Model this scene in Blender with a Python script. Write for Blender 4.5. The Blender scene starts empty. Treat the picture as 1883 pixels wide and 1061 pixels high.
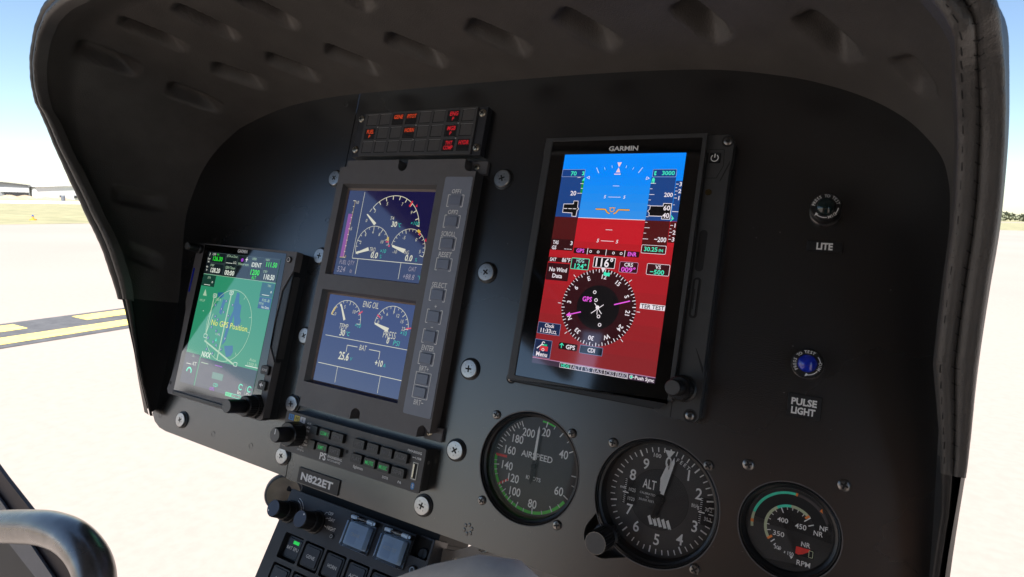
import bpy, bmesh, math, random
from mathutils import Matrix, Vector
random.seed(5)
S = bpy.context.scene
COL = S.collection
rad = math.radians
# ------------------------------------------------------------------ camera, sky, sun, exposure
# panel frame (millimetres): x right, y up the panel, z out of the panel towards the pilot
CAM = Vector((228.683807, -47.62184339, 400.39235784))
RC = Matrix(((0.87319577, 0.16335252, -0.45917871), (0.09378633, -0.98086779, -0.17059458), (-0.47826066, 0.10589778, -0.87180984)))
UPV = Vector((-0.00661989, 0.95995471, 0.280077)).normalized()
ux = Vector((1, 0, 0)); ux = (ux - ux.dot(UPV) * UPV).normalized()
fy = UPV.cross(ux)
RW = Matrix((ux, fy, UPV))                      # panel directions -> world directions
EYE = 1.6
ORG = Vector((0, 0, EYE)) - Vector((0, 0, (RW @ CAM).z * .001))
PM = Matrix.Translation(ORG) @ RW.to_4x4()
cam = bpy.data.cameras.new('camera'); camo = bpy.data.objects.new('camera', cam); COL.objects.link(camo)
camo.matrix_world = Matrix.Translation(PM @ (CAM * .001)) @ (RW @ RC.transposed() @ Matrix.Diagonal((1, -1, -1))).to_4x4()
cam.sensor_width = 36; cam.lens = 36 * 1076.53 / 1883; cam.clip_start = .01; cam.clip_end = 6000
cam.dof.use_dof = True; cam.dof.focus_distance = .5; cam.dof.aperture_fstop = 30
S.camera = camo
W = bpy.data.worlds.new('World'); S.world = W; W.use_nodes = True
SUN_EL, SUN_AZ = rad(58), rad(152)
nt = W.node_tree; sky = nt.nodes.new('ShaderNodeTexSky'); sky.sky_type = 'NISHITA'; sky.sun_disc = False
sky.sun_elevation = SUN_EL; sky.sun_rotation = SUN_AZ; sky.air_density = 1.0; sky.dust_density = .35; sky.ozone_density = 2.0
nt.links.new(sky.outputs[0], nt.nodes['Background'].inputs[0]); nt.nodes['Background'].inputs[1].default_value = .07
sl = bpy.data.lights.new('sun', 'SUN'); sl.energy = 5.0; sl.angle = rad(.5); sl.color = (1, .955, .89)
so = bpy.data.objects.new('sun', sl); COL.objects.link(so)
sd = Vector((math.sin(SUN_AZ) * math.cos(SUN_EL), math.cos(SUN_AZ) * math.cos(SUN_EL), math.sin(SUN_EL)))
so.rotation_euler = sd.to_track_quat('Z', 'Y').to_euler(); so.location = (3, -6, 12)
EXPO = 1.5
vs = S.view_settings; vs.view_transform = 'Standard'; vs.look = 'None'; vs.exposure = EXPO; vs.gamma = 1; vs.use_curve_mapping = False
S.cycles.max_bounces = 8; S.cycles.diffuse_bounces = 5; S.cycles.transparent_max_bounces = 12

# ------------------------------------------------------------------ materials
def lin(c): return tuple((v / 12.92 if v <= .04045 else ((v + .055) / 1.055) ** 2.4) for v in c)
def s255(r, g, b): return lin((r / 255, g / 255, b / 255))
MATS = {}
def mat(name, col, rough=.5, metal=0, spec=.5, noise=0, nscale=300, bump=0, bscale=900, emit=None, estr=1, coat=0, rvar=0, voro=False, bdist=.0004, ior=1.5):
    if name in MATS: return MATS[name]
    m = bpy.data.materials.new(name); m.use_nodes = True; n = m.node_tree.nodes; l = m.node_tree.links
    p = n['Principled BSDF']; p.inputs['Base Color'].default_value = (*col, 1); p.inputs['Roughness'].default_value = rough
    p.inputs['Metallic'].default_value = metal; p.inputs['IOR'].default_value = ior; p.inputs['Specular IOR Level'].default_value = spec; p.inputs['Coat Weight'].default_value = coat
    tc = n.new('ShaderNodeTexCoord')
    if noise or rvar:
        t = n.new('ShaderNodeTexNoise'); t.inputs['Scale'].default_value = nscale; t.inputs['Detail'].default_value = 6; t.inputs['Roughness'].default_value = .6
        l.new(tc.outputs['Object'], t.inputs['Vector'])
        if noise:
            r = n.new('ShaderNodeMapRange'); r.inputs[3].default_value = 1 - noise; r.inputs[4].default_value = 1 + noise; r.inputs[1].default_value = .3; r.inputs[2].default_value = .7
            mx = n.new('ShaderNodeVectorMath'); mx.operation = 'SCALE'; mx.inputs[0].default_value = col
            l.new(t.outputs[0], r.inputs[0]); l.new(r.outputs[0], mx.inputs['Scale']); l.new(mx.outputs[0], p.inputs['Base Color'])
        if rvar:
            t2 = n.new('ShaderNodeTexNoise'); t2.inputs['Scale'].default_value = nscale * .2; t2.inputs['Detail'].default_value = 7; l.new(tc.outputs['Object'], t2.inputs['Vector'])
            r = n.new('ShaderNodeMapRange'); r.inputs[3].default_value = rough - rvar; r.inputs[4].default_value = rough + rvar; r.inputs[1].default_value = .3; r.inputs[2].default_value = .7
            l.new(t2.outputs[0], r.inputs[0]); l.new(r.outputs[0], p.inputs['Roughness'])
    if bump:
        t = n.new('ShaderNodeTexVoronoi' if voro else 'ShaderNodeTexNoise'); t.inputs['Scale'].default_value = bscale; l.new(tc.outputs['Object'], t.inputs['Vector'])
        b = n.new('ShaderNodeBump'); b.inputs['Strength'].default_value = bump; b.inputs['Distance'].default_value = bdist
        l.new(t.outputs[0], b.inputs['Height']); l.new(b.outputs[0], p.inputs['Normal'])
    if emit: p.inputs['Emission Color'].default_value = (*emit, 1); p.inputs['Emission Strength'].default_value = estr
    MATS[name] = m; return m
SCR = 2 ** -EXPO
def glow(r, g, b, k=1.0, rough=.05):            # one lit colour of a display, under glossy glass
    return mat('display_%d_%d_%d' % (r, g, b), (.004, .004, .004), rough, emit=s255(r, g, b), estr=SCR * k, spec=1, ior=1.6)
M = dict(
    panel=mat('black_panel_paint', (.010, .0095, .0095), .27, spec=1, ior=1.62, rvar=.03, nscale=14, bump=.13, bscale=1100, noise=.04),
    black=mat('black_plastic', (.012, .012, .013), .38, bump=.12, bscale=2500, rvar=.06, nscale=120),
    matte=mat('matte_black', (.008, .008, .008), .7, noise=.2, nscale=80),
    bezel=mat('dark_grey_paint', (.125, .118, .118), .5, bump=.15, bscale=2200, rvar=.06, nscale=100, noise=.06),
    bezelg=mat('charcoal_grey_paint', (.065, .063, .063), .45, bump=.15, bscale=2200, rvar=.06, nscale=100, noise=.06),
    pfdgrey=mat('anodised_charcoal', (.05, .05, .05), .42, bump=.12, bscale=2600, rvar=.05, nscale=90, noise=.08),
    strip=mat('blue_grey_keypad', (.23, .25, .3), .42, noise=.06, nscale=90, rvar=.05),
    key=mat('blue_grey_key', (.2, .225, .29), .35, noise=.06, nscale=90),
    tan=mat('tan_edge', (.16, .115, .095), .5, noise=.1, nscale=200),
    glass=mat('black_glass', (.003, .003, .003), .06, rvar=.025, nscale=40, spec=1, ior=1.6),
    steel=mat('zinc_steel', (.42, .42, .42), .36, metal=1, noise=.12, nscale=500, rvar=.08),
    dark_steel=mat('dark_screw_steel', (.23, .22, .21), .33, metal=1, noise=.25, nscale=700, rvar=.08),
    brass=mat('yellowed_steel', (.5, .45, .36), .35, metal=1, noise=.2, nscale=700),
    white=mat('white_print', (.86, .86, .84), .5, noise=.04, nscale=900),
    greyprint=mat('grey_print', (.4, .4, .39), .5, noise=.06, nscale=900),
    dimprint=mat('dim_key_print', (.11, .11, .12), .5, noise=.06, nscale=900),
    dial=mat('dial_black', (.05, .048, .047), .5, noise=.08, nscale=200),
    dialgreen=mat('dial_green', (.1, .8, .08), .5, noise=.08, nscale=300),
    dialred=mat('dial_red', (.8, .04, .03), .5, noise=.08, nscale=300),
    teal=mat('dial_teal', (.07, .75, .5), .5, noise=.08, nscale=300),
    sage=mat('dial_sage', (.5, .56, .36), .5, noise=.08, nscale=300),
    orange=mat('dial_orange', (.9, .26, .05), .5, noise=.08, nscale=300),
    leather=mat('charcoal_leather', (.079, .072, .066), .5, bump=.5, bscale=1100, voro=True, bdist=.0003, noise=.14, nscale=40, rvar=.08),
    trim=mat('grey_leather_trim', (.066, .062, .058), .42, bump=.4, bscale=1300, voro=True, bdist=.0003, noise=.12, nscale=60, rvar=.08),
    skin=mat('black_fibreglass', (.014, .013, .013), .5, noise=.2, nscale=60, bump=.2, bscale=700),
    thread=mat('black_thread', (.006, .006, .006), .7, noise=.2, nscale=900),
    tube=mat('grey_tube_metal', (.22, .215, .21), .3, metal=.75, spec=.6, noise=.3, nscale=45, rvar=.1, bump=.12, bscale=400),
    beam=mat('dark_frame', (.018, .017, .018), .55, noise=.15, nscale=60),
    beamgrey=mat('grey_frame', (.15, .15, .16), .5, noise=.12, nscale=50),
    beambrown=mat('dark_brown_frame', (.035, .016, .013), .6, noise=.2, nscale=50),
    grip=mat('pale_grey_grip', (.8, .71, .61), .6, noise=.12, nscale=60, bump=.2, bscale=500),
    redcap=mat('red_button', (.55, .02, .03), .35, noise=.1, nscale=300),
    console=mat('console_black', (.03, .03, .034), .42, bump=.12, bscale=2500, rvar=.05, nscale=100, noise=.1),
    keycap=mat('console_key', (.022, .024, .034), .35, rvar=.05, nscale=100, noise=.1),
    bluepad_sheen=mat('guard_blue_sheen', (.6, .78, .98), .5, noise=.08, nscale=90),  # blue brightened so the colour carries sky reflected in the clear guards
    bracket=mat('brown_grey_bracket', (.25, .22, .19), .5, noise=.12, nscale=60, bump=.1, bscale=900),
    tanlamp=mat('cream_reflector', (.6, .53, .42), .5, noise=.15, nscale=60),
    interior=mat('cabin_trim_dark', (.02, .02, .021), .7, noise=.2, nscale=8),
    brown=mat('brown_upholstery', (.5, .28, .18), .6, noise=.15, nscale=8),
    headliner=mat('cabin_headliner', (.045, .043, .042), .8, noise=.2, nscale=6),
    placard=mat('engraved_black_label', (.012, .012, .013), .45, noise=.1, nscale=300),
)
def clear(name, tint=(1, 1, 1), ior=1.45, rough=.03):
    m = bpy.data.materials.new(name); m.use_nodes = True; n = m.node_tree.nodes; l = m.node_tree.links
    n.remove(n['Principled BSDF']); o = n['Material Output']; a = n.new('ShaderNodeBsdfTransparent'); a.inputs[0].default_value = (*tint, 1)
    g = n.new('ShaderNodeBsdfGlossy'); g.inputs['Roughness'].default_value = rough; f = n.new('ShaderNodeFresnel'); f.inputs[0].default_value = ior
    x = n.new('ShaderNodeMixShader'); l.new(f.outputs[0], x.inputs[0]); l.new(a.outputs[0], x.inputs[1]); l.new(g.outputs[0], x.inputs[2]); l.new(x.outputs[0], o.inputs[0])
    return m
M['clear'] = clear('instrument_glass', ior=1.25); M['acrylic'] = clear('clear_acrylic', (.93, .95, .98), 1.45)
M['lensblue'] = mat('blue_lens', (.01, .03, .45), .12, spec=.7, noise=.3, nscale=500)
M['lensgreen'] = mat('dark_green_lens', (.008, .02, .02), .1, spec=.7, noise=.3, nscale=500)

# ------------------------------------------------------------------ mesh builder (millimetres in, metres out)
_txt = {}
def glyphs(s, off=0.0, res=2):
    k = (s, off, res)
    if k in _txt: return _txt[k]
    cu = bpy.data.curves.new('t', 'FONT'); cu.body = s; cu.size = 1; cu.resolution_u = res; cu.offset = off; cu.fill_mode = 'FRONT'
    ob = bpy.data.objects.new('t', cu); me = bpy.data.meshes.new_from_object(ob)
    v = [(p.co.x, p.co.y) for p in me.vertices]; f = [tuple(p.vertices) for p in me.polygons]
    bpy.data.objects.remove(ob); bpy.data.curves.remove(cu); bpy.data.meshes.remove(me)
    f = [q if sum(v[q[i]][0] * v[q[(i + 1) % len(q)]][1] - v[q[(i + 1) % len(q)]][0] * v[q[i]][1] for i in range(len(q))) > 0 else q[::-1] for q in f]
    _txt[k] = (v, f); return v, f
_hv = glyphs('H')[0]; CAPH = max(y for x, y in _hv) - min(y for x, y in _hv)
def rrect(x0, y0, x1, y1, r, n=5):
    out = []
    for cx, cy, a in ((x1 - r, y1 - r, 0), (x0 + r, y1 - r, 90), (x0 + r, y0 + r, 180), (x1 - r, y0 + r, 270)):
        for i in range(n + 1):
            t = rad(a + 90 * i / n); out.append((cx + r * math.cos(t), cy + r * math.sin(t)))
    return out
class MB:
    def __init__(s, ox=0, oy=0, oz=0, flip=None):
        s.o = (ox, oy, oz); s.v = []; s.f = []; s.m = []; s.mats = []; s.fy = flip
    def mi(s, m):
        if isinstance(m, str): m = M[m]
        if m not in s.mats: s.mats.append(m)
        return s.mats.index(m)
    def add(s, vs, fs, m):
        b = len(s.v); i = s.mi(m); s.v += [tuple(p) for p in vs]; s.f += [tuple(b + k for k in f) for f in fs]; s.m += [i] * len(fs)
    def box(s, x0, x1, y0, y1, z0, z1, m):
        v = [(x, y, z) for z in (z0, z1) for y in (y0, y1) for x in (x0, x1)]
        s.add(v, [(0, 2, 3, 1), (4, 5, 7, 6), (0, 1, 5, 4), (2, 6, 7, 3), (0, 4, 6, 2), (1, 3, 7, 5)], m)
    def poly(s, pts, z, m):
        a = sum(pts[i][0] * pts[(i + 1) % len(pts)][1] - pts[(i + 1) % len(pts)][0] * pts[i][1] for i in range(len(pts)))
        if a < 0: pts = pts[::-1]
        s.add([(x, y, z) for x, y in pts], [tuple(range(len(pts)))], m)
    def rect(s, x0, y0, x1, y1, z, m): s.poly([(x0, y0), (x1, y0), (x1, y1), (x0, y1)], z, m)
    def prism(s, pts, z0, z1, m, top=None, inset=0):
        a = sum(pts[i][0] * pts[(i + 1) % len(pts)][1] - pts[(i + 1) % len(pts)][0] * pts[i][1] for i in range(len(pts)))
        if a < 0: pts = pts[::-1]
        n = len(pts); tp = pts
        if inset:
            cx = sum(p[0] for p in pts) / n; cy = sum(p[1] for p in pts) / n
            wx = max(abs(p[0] - cx) for p in pts); wy = max(abs(p[1] - cy) for p in pts)
            tp = [(cx + (x - cx) * (1 - inset / wx), cy + (y - cy) * (1 - inset / wy)) for x, y in pts]
        s.add([(x, y, z0) for x, y in pts] + [(x, y, z1) for x, y in tp], [(i, (i + 1) % n, n + (i + 1) % n, n + i) for i in range(n)] + [tuple(range(n))[::-1]], m)
        s.add([(x, y, z1) for x, y in tp], [tuple(range(n))], top or m)
    def frame(s, outer, inner, z0, z1, m):      # ring between two outlines of equal count, with walls
        n = len(outer); v = [(x, y, z0) for x, y in outer] + [(x, y, z1) for x, y in outer] + [(x, y, z1) for x, y in inner] + [(x, y, z0) for x, y in inner]
        f = []
        for i in range(n):
            j = (i + 1) % n; f += [(i, j, n + j, n + i), (n + i, n + j, 2 * n + j, 2 * n + i), (2 * n + i, 2 * n + j, 3 * n + j, 3 * n + i)]
        s.add(v, f, m)
    def lathe(s, prof, cx, cy, m, n=40, fl=0, fd=0, cap=True):
        v = []; f = []
        for r, z in prof:
            for i in range(n):
                rr = r * (1 - (fd if fl and i % fl == 0 else 0)); t = 2 * math.pi * i / n; v.append((cx + rr * math.cos(t), cy + rr * math.sin(t), z))
        for k in range(len(prof) - 1):
            for i in range(n):
                j = (i + 1) % n; f.append((k * n + i, k * n + j, k * n + n + j, k * n + n + i))
        if cap and prof[-1][0] > 0: f.append(tuple((len(prof) - 1) * n + i for i in range(n)))
        s.add(v, f, m)
    def disc(s, cx, cy, r, z, m, n=36): s.poly([(cx + r * math.cos(2 * math.pi * i / n), cy + r * math.sin(2 * math.pi * i / n)) for i in range(n)], z, m)
    def line(s, x0, y0, x1, y1, w, z, m):
        d = math.hypot(x1 - x0, y1 - y0) or 1; nx, ny = -(y1 - y0) / d * w / 2, (x1 - x0) / d * w / 2
        s.poly([(x0 - nx, y0 - ny), (x1 - nx, y1 - ny), (x1 + nx, y1 + ny), (x0 + nx, y0 + ny)], z, m)
    def path(s, pts, w, z, m, closed=False):
        q = list(pts) + ([pts[0]] if closed else [])
        for a, b in zip(q, q[1:]): s.line(*a, *b, w, z, m)
    def arc(s, cx, cy, r, a0, a1, w, z, m, n=None, ry=None):
        n = n or max(4, int(abs(a1 - a0) / 4)); ky = (ry or r) / r
        o = [(cx + (r + w / 2) * math.cos(rad(a0 + (a1 - a0) * i / n)), cy + ky * (r + w / 2) * math.sin(rad(a0 + (a1 - a0) * i / n))) for i in range(n + 1)]
        q = [(cx + (r - w / 2) * math.cos(rad(a0 + (a1 - a0) * i / n)), cy + ky * (r - w / 2) * math.sin(rad(a0 + (a1 - a0) * i / n))) for i in range(n + 1)]
        fs = [(i, i + 1, n + 2 + i, n + 1 + i) for i in range(n)]
        if a1 > a0: fs = [f[::-1] for f in fs]
        s.add([(x, y, z) for x, y in o + q], fs, m)
    def tb(s, t, x0, y0, x1, y1, z, m, off=0.0, shear=0, res=2):     # text fitted to a box (baseline-left to cap-right)
        v, f = glyphs(t, off, res); ax = min(p[0] for p in v); bx = max(p[0] for p in v); ay = 0 if any(c.isalnum() for c in t) else min(p[1] for p in v)
        by = CAPH if any(c.isalnum() for c in t) else max(p[1] for p in v)
        kx = (x1 - x0) / max(bx - ax + shear * CAPH, 1e-6); ky = (y1 - y0) / max(by - ay, 1e-6)
        s.add([(x0 + (p[0] - ax + shear * p[1]) * kx, y0 + (p[1] - ay) * ky, z) for p in v], f, m)
    def tx(s, t, x, y, h, z, m, off=0.0, al='c', sx=1, rot=0, shear=0, res=2):   # text of cap height h, centred on (x, y)
        v, f = glyphs(t, off, res); ax = min(p[0] for p in v); bx = max(p[0] for p in v); k = h / CAPH; c, q = math.cos(rad(rot)), math.sin(rad(rot))
        o = {'c': (ax + bx) / 2, 'l': ax, 'r': bx}[al]; out = []
        for p in v:
            a = (p[0] - o + shear * p[1]) * k * sx; b = (p[1] - CAPH / 2) * k; out.append((x + a * c - b * q, y + a * q + b * c, z))
        s.add(out, f, m)
    def atx(s, t, cx, cy, r, a, step, h, z, m, off=0.0, inward=False):   # text round a circle, first letter at angle a
        for i, ch in enumerate(t):
            if ch != ' ':
                g = a - step * i if not inward else a + step * i
                s.tx(ch, cx + r * math.cos(rad(g)), cy + r * math.sin(rad(g)), h, z, m, off, rot=g - 90 if not inward else g + 90)
    def sweep(s, pts, r, m, n=12, cap=True):
        pts = [Vector(p) for p in pts]; b = len(s.v); v = []; f = []; up = None
        for i, p in enumerate(pts):
            d = (pts[min(i + 1, len(pts) - 1)] - pts[max(i - 1, 0)]).normalized()
            if up is None: up = d.orthogonal().normalized()
            up = (up - up.dot(d) * d).normalized(); sd_ = d.cross(up); rr = r[i] if isinstance(r, (list, tuple)) else r
            for k in range(n):
                t = 2 * math.pi * k / n; v.append(p + (up * math.cos(t) + sd_ * math.sin(t)) * rr)
        for i in range(len(pts) - 1):
            for k in range(n):
                j = (k + 1) % n; f.append((i * n + k, i * n + j, i * n + n + j, i * n + n + k))
        if cap: f += [tuple(range(n))[::-1], tuple((len(pts) - 1) * n + k for k in range(n))]
        s.add(v, f, m)
    def build(s, name, parent=None, bevel=0, smooth=30, seg=2, scale=.001):
        me = bpy.data.meshes.new(name); ox, oy, oz = s.o
        me.from_pydata([((x - ox) * scale, (y - oy) * scale, (z - oz) * scale) for x, y, z in s.v], [], s.f)
        for m in s.mats: me.materials.append(m)
        me.polygons.foreach_set('material_index', s.m); me.update()
        if smooth:
            me.polygons.foreach_set('use_smooth', [True] * len(me.polygons)); me.set_sharp_from_angle(angle=rad(smooth))
        ob = bpy.data.objects.new(name, me); COL.objects.link(ob)
        if parent: ob.parent = parent
        if bevel:
            b = ob.modifiers.new('bevel', 'BEVEL'); b.width = bevel * scale; b.segments = seg; b.limit_method = 'ANGLE'; b.angle_limit = rad(40); b.harden_normals = True
        return ob
def tag(o, label=None, cat=None, group=None, kind=None):
    for k, v in (('label', label), ('category', cat), ('group', group), ('kind', kind)):
        if v: o[k] = v
    return o
def thing(name, label, cat, x=0, y=0, z=0, group=None, rot=None, k=1):
    o = bpy.data.objects.new(name, None); COL.objects.link(o); o.empty_display_size = .02
    m = PM @ Matrix.Translation((x * .001, y * .001, z * .001))
    if rot: m = m @ rot
    o.matrix_world = m @ Matrix.Scale(k, 4)
    return tag(o, label, cat, group)
def dup(o, parent=None):
    c = o.copy(); COL.objects.link(c)
    if parent: c.parent = parent
    for ch in o.children: dup(ch, c)
    return c
def cut_sheet(name, outer, holes, z0, z1, m, parent, o=(0, 0, 0)):   # flat sheet with real holes
    cu = bpy.data.curves.new(name, 'CURVE'); cu.dimensions = '2D'; cu.fill_mode = 'BOTH'; cu.extrude = (z1 - z0) / 2000; cu.bevel_depth = 0
    for pts in [outer] + holes:
        sp = cu.splines.new('POLY'); sp.points.add(len(pts) - 1); sp.use_cyclic_u = True
        for p, q in zip(sp.points, pts): p.co = ((q[0] - o[0]) * .001, (q[1] - o[1]) * .001, 0, 1)
    t = bpy.data.objects.new('t', cu); me = bpy.data.meshes.new_from_object(t); bpy.data.objects.remove(t); bpy.data.curves.remove(cu)
    me.name = name; me.transform(Matrix.Translation((0, 0, ((z0 + z1) / 2 - o[2]) * .001))); me.materials.clear(); me.materials.append(M[m] if isinstance(m, str) else m)
    ob = bpy.data.objects.new(name, me); COL.objects.link(ob); ob.parent = parent; return ob
def circ(cx, cy, r, n=72): return [(cx + r * math.cos(2 * math.pi * i / n), cy + r * math.sin(2 * math.pi * i / n)) for i in range(n)]

def screw(parent, x, y, z, r, o, rot=0, m='dark_steel', name='screw', h=1.2, torx=False):
    b = MB(*o); b.lathe([(r * 1.02, z - .4), (r, z + h * .45), (r * .8, z + h * .85), (r * .45, z + h)], x, y, m, 20)
    if torx: b.disc(x, y, r * .48, z + h + .05, 'matte', 6)
    else:
        for a in (rot, rot + 90):
            c, q = math.cos(rad(a)) * r * .62, math.sin(rad(a)) * r * .62; b.line(x - c, y - q, x + c, y + q, r * .3, z + h + .05 + (.03 if a > rot else 0), 'matte')
    return b.build(name, parent)

# ------------------------------------------------------------------ instrument panel
pan = thing('instrument_panel', 'black painted instrument panel sheet carrying the displays and round gauges', 'instrument panel')
SEAM0, SEAM1 = -194.6, -191
main_out = [(-190.6, -193), (-190.6, -194.8), (291.5, -194.8), (291, -120), (288.8, -48), (288, 40), (286.4, 76), (281, 107), (271, 122), (259, 134), (242, 146), (219, 157.5), (188, 167.5), (137, 176.5), (60, 181), (-27, 182), (-135, 182), (-194.4, 181), (-194.2, 108), (-191.6, -170)]
alt_hole = []
for i in range(90):
    t = 2 * math.pi * i / 90; alt_hole.append((139.8 + 41 * math.cos(t), -129 + 41 * math.sin(t)))
# widen the altimeter cut-out towards the setting knob
kx, ky = 109, -160.5
out = []
for x, y in alt_hole:
    a = math.degrees(math.atan2(y + 129, x - 139.8)) % 360
    if 205 < a < 248: continue
    out.append((x, y))
    if abs(a - 204) < 2.5:
        for k in range(13):
            t = rad(150 + 150 * k / 12); out.append((kx + 13.2 * math.cos(t), ky + 13.2 * math.sin(t)))
cut_sheet('main_sheet', main_out, [circ(46.3, -128.8, 40.4), out, circ(219.2, -124.5, 28)], -3, 0, 'panel', pan)
left_out = [(-195.4, 181), (-225, 180), (-298, 173), (-359, 155.5), (-384, 141), (-406, 122), (-420, 102), (-427, 80), (-432, 50), (-428, 20), (-420, -10), (-411, -55), (-408, -104), (-409, -142), (-410, -168), (-407, -178), (-400, -185), (-390, -189.5), (-378, -191), (-191.6, -193.4), (-192.6, -170), (-195.2, 108)]
cut_sheet('side_sheet', left_out, [], -3, 0, 'panel', pan)
b = MB(); b.box(-385, 275, -183, 165, -140, -76, 'matte'); b.build('rear_housing', pan)
b = MB(); b.box(-200, -188, -186, 160, -3.3, -2.9, 'matte'); b.build('seam_backing', pan)
def fastener(x, y, rot):
    b = MB(); r = 7.3
    b.lathe([(r + 1.5, 0), (r + 1.5, .9), (r + .3, 1.3)], x, y, 'black', 28); w = b.build('washer', None)
    b = MB(); b.lathe([(r, .5), (r, 2.6), (r - .5, 3.1), (r * .6, 3.25)], x, y, 'steel', 32)
    for a in (rot, rot + 90):
        c, q = math.cos(rad(a)) * 2.7, math.sin(rad(a)) * 2.7; b.line(x - c, y - q, x + c, y + q, 1.3, 3.3 + (.04 if a > rot else 0), 'matte')
    for a in (45, 135, 225, 315): b.disc(x + 3.9 * math.cos(rad(a + rot)), y + 3.9 * math.sin(rad(a + rot)), .5, 3.3, 'dark_steel', 8)
    f = b.build('quarter_turn_fastener', pan); w.parent = f
for i, (x, y) in enumerate([(-15.6, 90), (-15.6, 11.6), (-16, -66.4), (-16, -130), (-37.4, -178), (-354, -174), (-199, -176), (-200, -128.5), (-203.6, 89.6), (-202.2, 12.2), (-201, -64.7)]): fastener(x, y, 20 + 37 * i)
for i, (x, y) in enumerate([(-393, -177), (-302, -177.8), (-244.7, -177.3), (-211, 167), (-205, 133), (-204.4, 48)]):
    b = MB(); b.lathe([(2.9, .02), (2.7, .25), (2.2, .25), (2.1, .05)], x, y, 'panel', 20); b.build('plugged_rivet', pan)
b = MB()
for k in range(6):
    a = rad(60 * k + 20); b.lathe([(1.5, 0), (1.2, .22), (.7, .3)], 5.9 + 3.4 * math.cos(a), -184.2 + 3.4 * math.sin(a), 'panel', 10)
b.build('crimped_hole_plug', pan)
for i, (x, y) in enumerate([(193.6, -92), (245.2, -91.7)]): screw(pan, x, y, 0, 3.5, (0, 0, 0), 20 + 50 * i)
b = MB()
rnd = random.Random(3)
for k in range(80):
    x, y = rnd.uniform(-390, 275), rnd.uniform(-188, 60); a = rnd.uniform(0, 3.14); l = rnd.uniform(.15, .9)
    b.line(x, y, x + l * math.cos(a), y + l * math.sin(a), .12, .03, 'greyprint')
b.build('lint_specks', pan)['kind'] = 'stuff'

# ------------------------------------------------------------------ glareshield hood
HB = [(-402, -172), (-402, -142), (-402, -104), (-406, -55), (-416, -10), (-424, 20), (-428, 50), (-423, 80), (-416, 100), (-402, 120), (-381, 138), (-357, 151.5), (-296, 169), (-225, 176), (-135, 177), (-27, 177), (60, 176), (136, 172), (186, 163), (217, 153), (240, 142), (257, 130), (268.3, 118), (277, 105), (281, 92), (283, 76), (284.5, 40), (285.2, 12), (285.8, -20), (287, -65), (288, -120), (288, -195)]
HR = [(-401.7, -178, 8), (-401.8, -140, 26), (-401.7, -102, 43), (-403.6, -58.5, 62), (-407, -15.5, 84), (-415, 14, 101), (-422.8, 58, 128), (-427, 92, 148), (-427, 111, 160), (-418.5, 139, 172), (-396.4, 168, 182), (-363, 184, 188), (-300, 190, 192), (-220, 193, 195), (-130, 194, 196), (-25, 193, 196), (60, 190, 194), (140, 181, 188), (190, 165, 180), (218, 150, 174), (242, 133, 168), (257, 118, 163), (269, 102.8, 158), (275, 93, 143), (279, 82.5, 131), (283, 66, 116), (286, 40, 100), (287, 12, 85), (288.3, -20, 70), (291.6, -66, 48), (292, -122, 26), (292, -196, 12)]
NU = len(HB) - 1
def crm(P, u):
    n = len(P); i = min(int(u), n - 2); f = u - i; p = [P[max(0, min(n - 1, i + k))] for k in (-1, 0, 1, 2)]
    return [0.5 * (2 * b + (c - a) * f + (2 * a - 5 * b + 4 * c - d) * f * f + (3 * b - a - 3 * c + d) * f ** 3) for a, b, c, d in zip(*p)]
def hood(u, t):
    b = crm(HB, u); r = crm(HR, u); b2 = crm(HB, min(u + .05, NU)); b1 = crm(HB, max(u - .05, 0)); tx, ty = b2[0] - b1[0], b2[1] - b1[1]; l = math.hypot(tx, ty); nx, ny = -ty / l, tx / l
    k = 9 * max(0, min(1, (r[2] - 40) / 100)) * math.sin(math.pi * t)
    return Vector((b[0] + (r[0] - b[0]) * t + nx * k, b[1] + (r[1] - b[1]) * t + ny * k, r[2] * t)), Vector((nx, ny, 0))
DENT = [((9.8, .85), (10.2, .54), 9), ((11.25, .77), (11.6, .5), 9), ((12.25, .72), (12.5, .46), 9), ((13.15, .67), (13.4, .45), 9), ((14.15, .67), (14.3, .47), 9), ((15.0, .67), (15.2, .47), 9), ((15.9, .67), (16.1, .47), 9), ((11.6, .36), (12.05, .16), 9), ((12.55, .32), (13, .13), 9), ((10.2, .4), (10.9, .14), 9), ((5.75, .66), (6, .17), 3.6), ((4.2, .7), (3.9, .24), 3), ((13.45, .3), (13.85, .12), 9), ((14.2, .31), (14.55, .13), 9), ((14.95, .32), (15.35, .14), 9), ((15.8, .32), (16.2, .13), 9), ((16.85, .33), (17.25, .15), 9), ((18.25, .33), (19.35, .17), 7), ((20.2, .3), (21.4, .2), 3)]
segs = [(hood(*a)[0], hood(*c)[0], d) for a, c, d in DENT]
def lip(u, t):
    k = max(.45, min(1, (crm(HR, u)[2] - 10) / 60)); x = max(0, min(1, (t - .8) / .2)); return -13 * k * x * x * (3 - 2 * x)
def dent(p):
    o = 0
    for a, c, d in segs:
        ab = c - a; L = ab.length; q = (p - a).dot(ab) / (L * L)
        if -.6 < q < 1.6:
            w = ((p - a) - ab * max(0, min(1, q))).length
            if w < 11.5:
                x = max(0, min(1, (11.5 - w) / 7.5)); pr = x * x * (3 - 2 * x)
                e = max(0, min(1, (q + .06) / .28)); e = e * e * (3 - 2 * e); g = max(0, min(1, (1.04 - q) / .45)); g = g * g * (3 - 2 * g)
                o += 1.75 * d * pr * e * g
    return o
hd = thing('glareshield_hood', 'padded charcoal leather glareshield hood arching over the instrument panel', 'glareshield')
NT = 100
us = []; acc = 0; last = None
for i in range(3101):                             # columns evenly spaced along the arch
    p = hood(i * .01, .4)[0]
    if last is None or (p - last).length >= 1.7: us.append(i * .01); last = p
us.append(float(NU)); NS = len(us) - 1
grid = []
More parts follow.
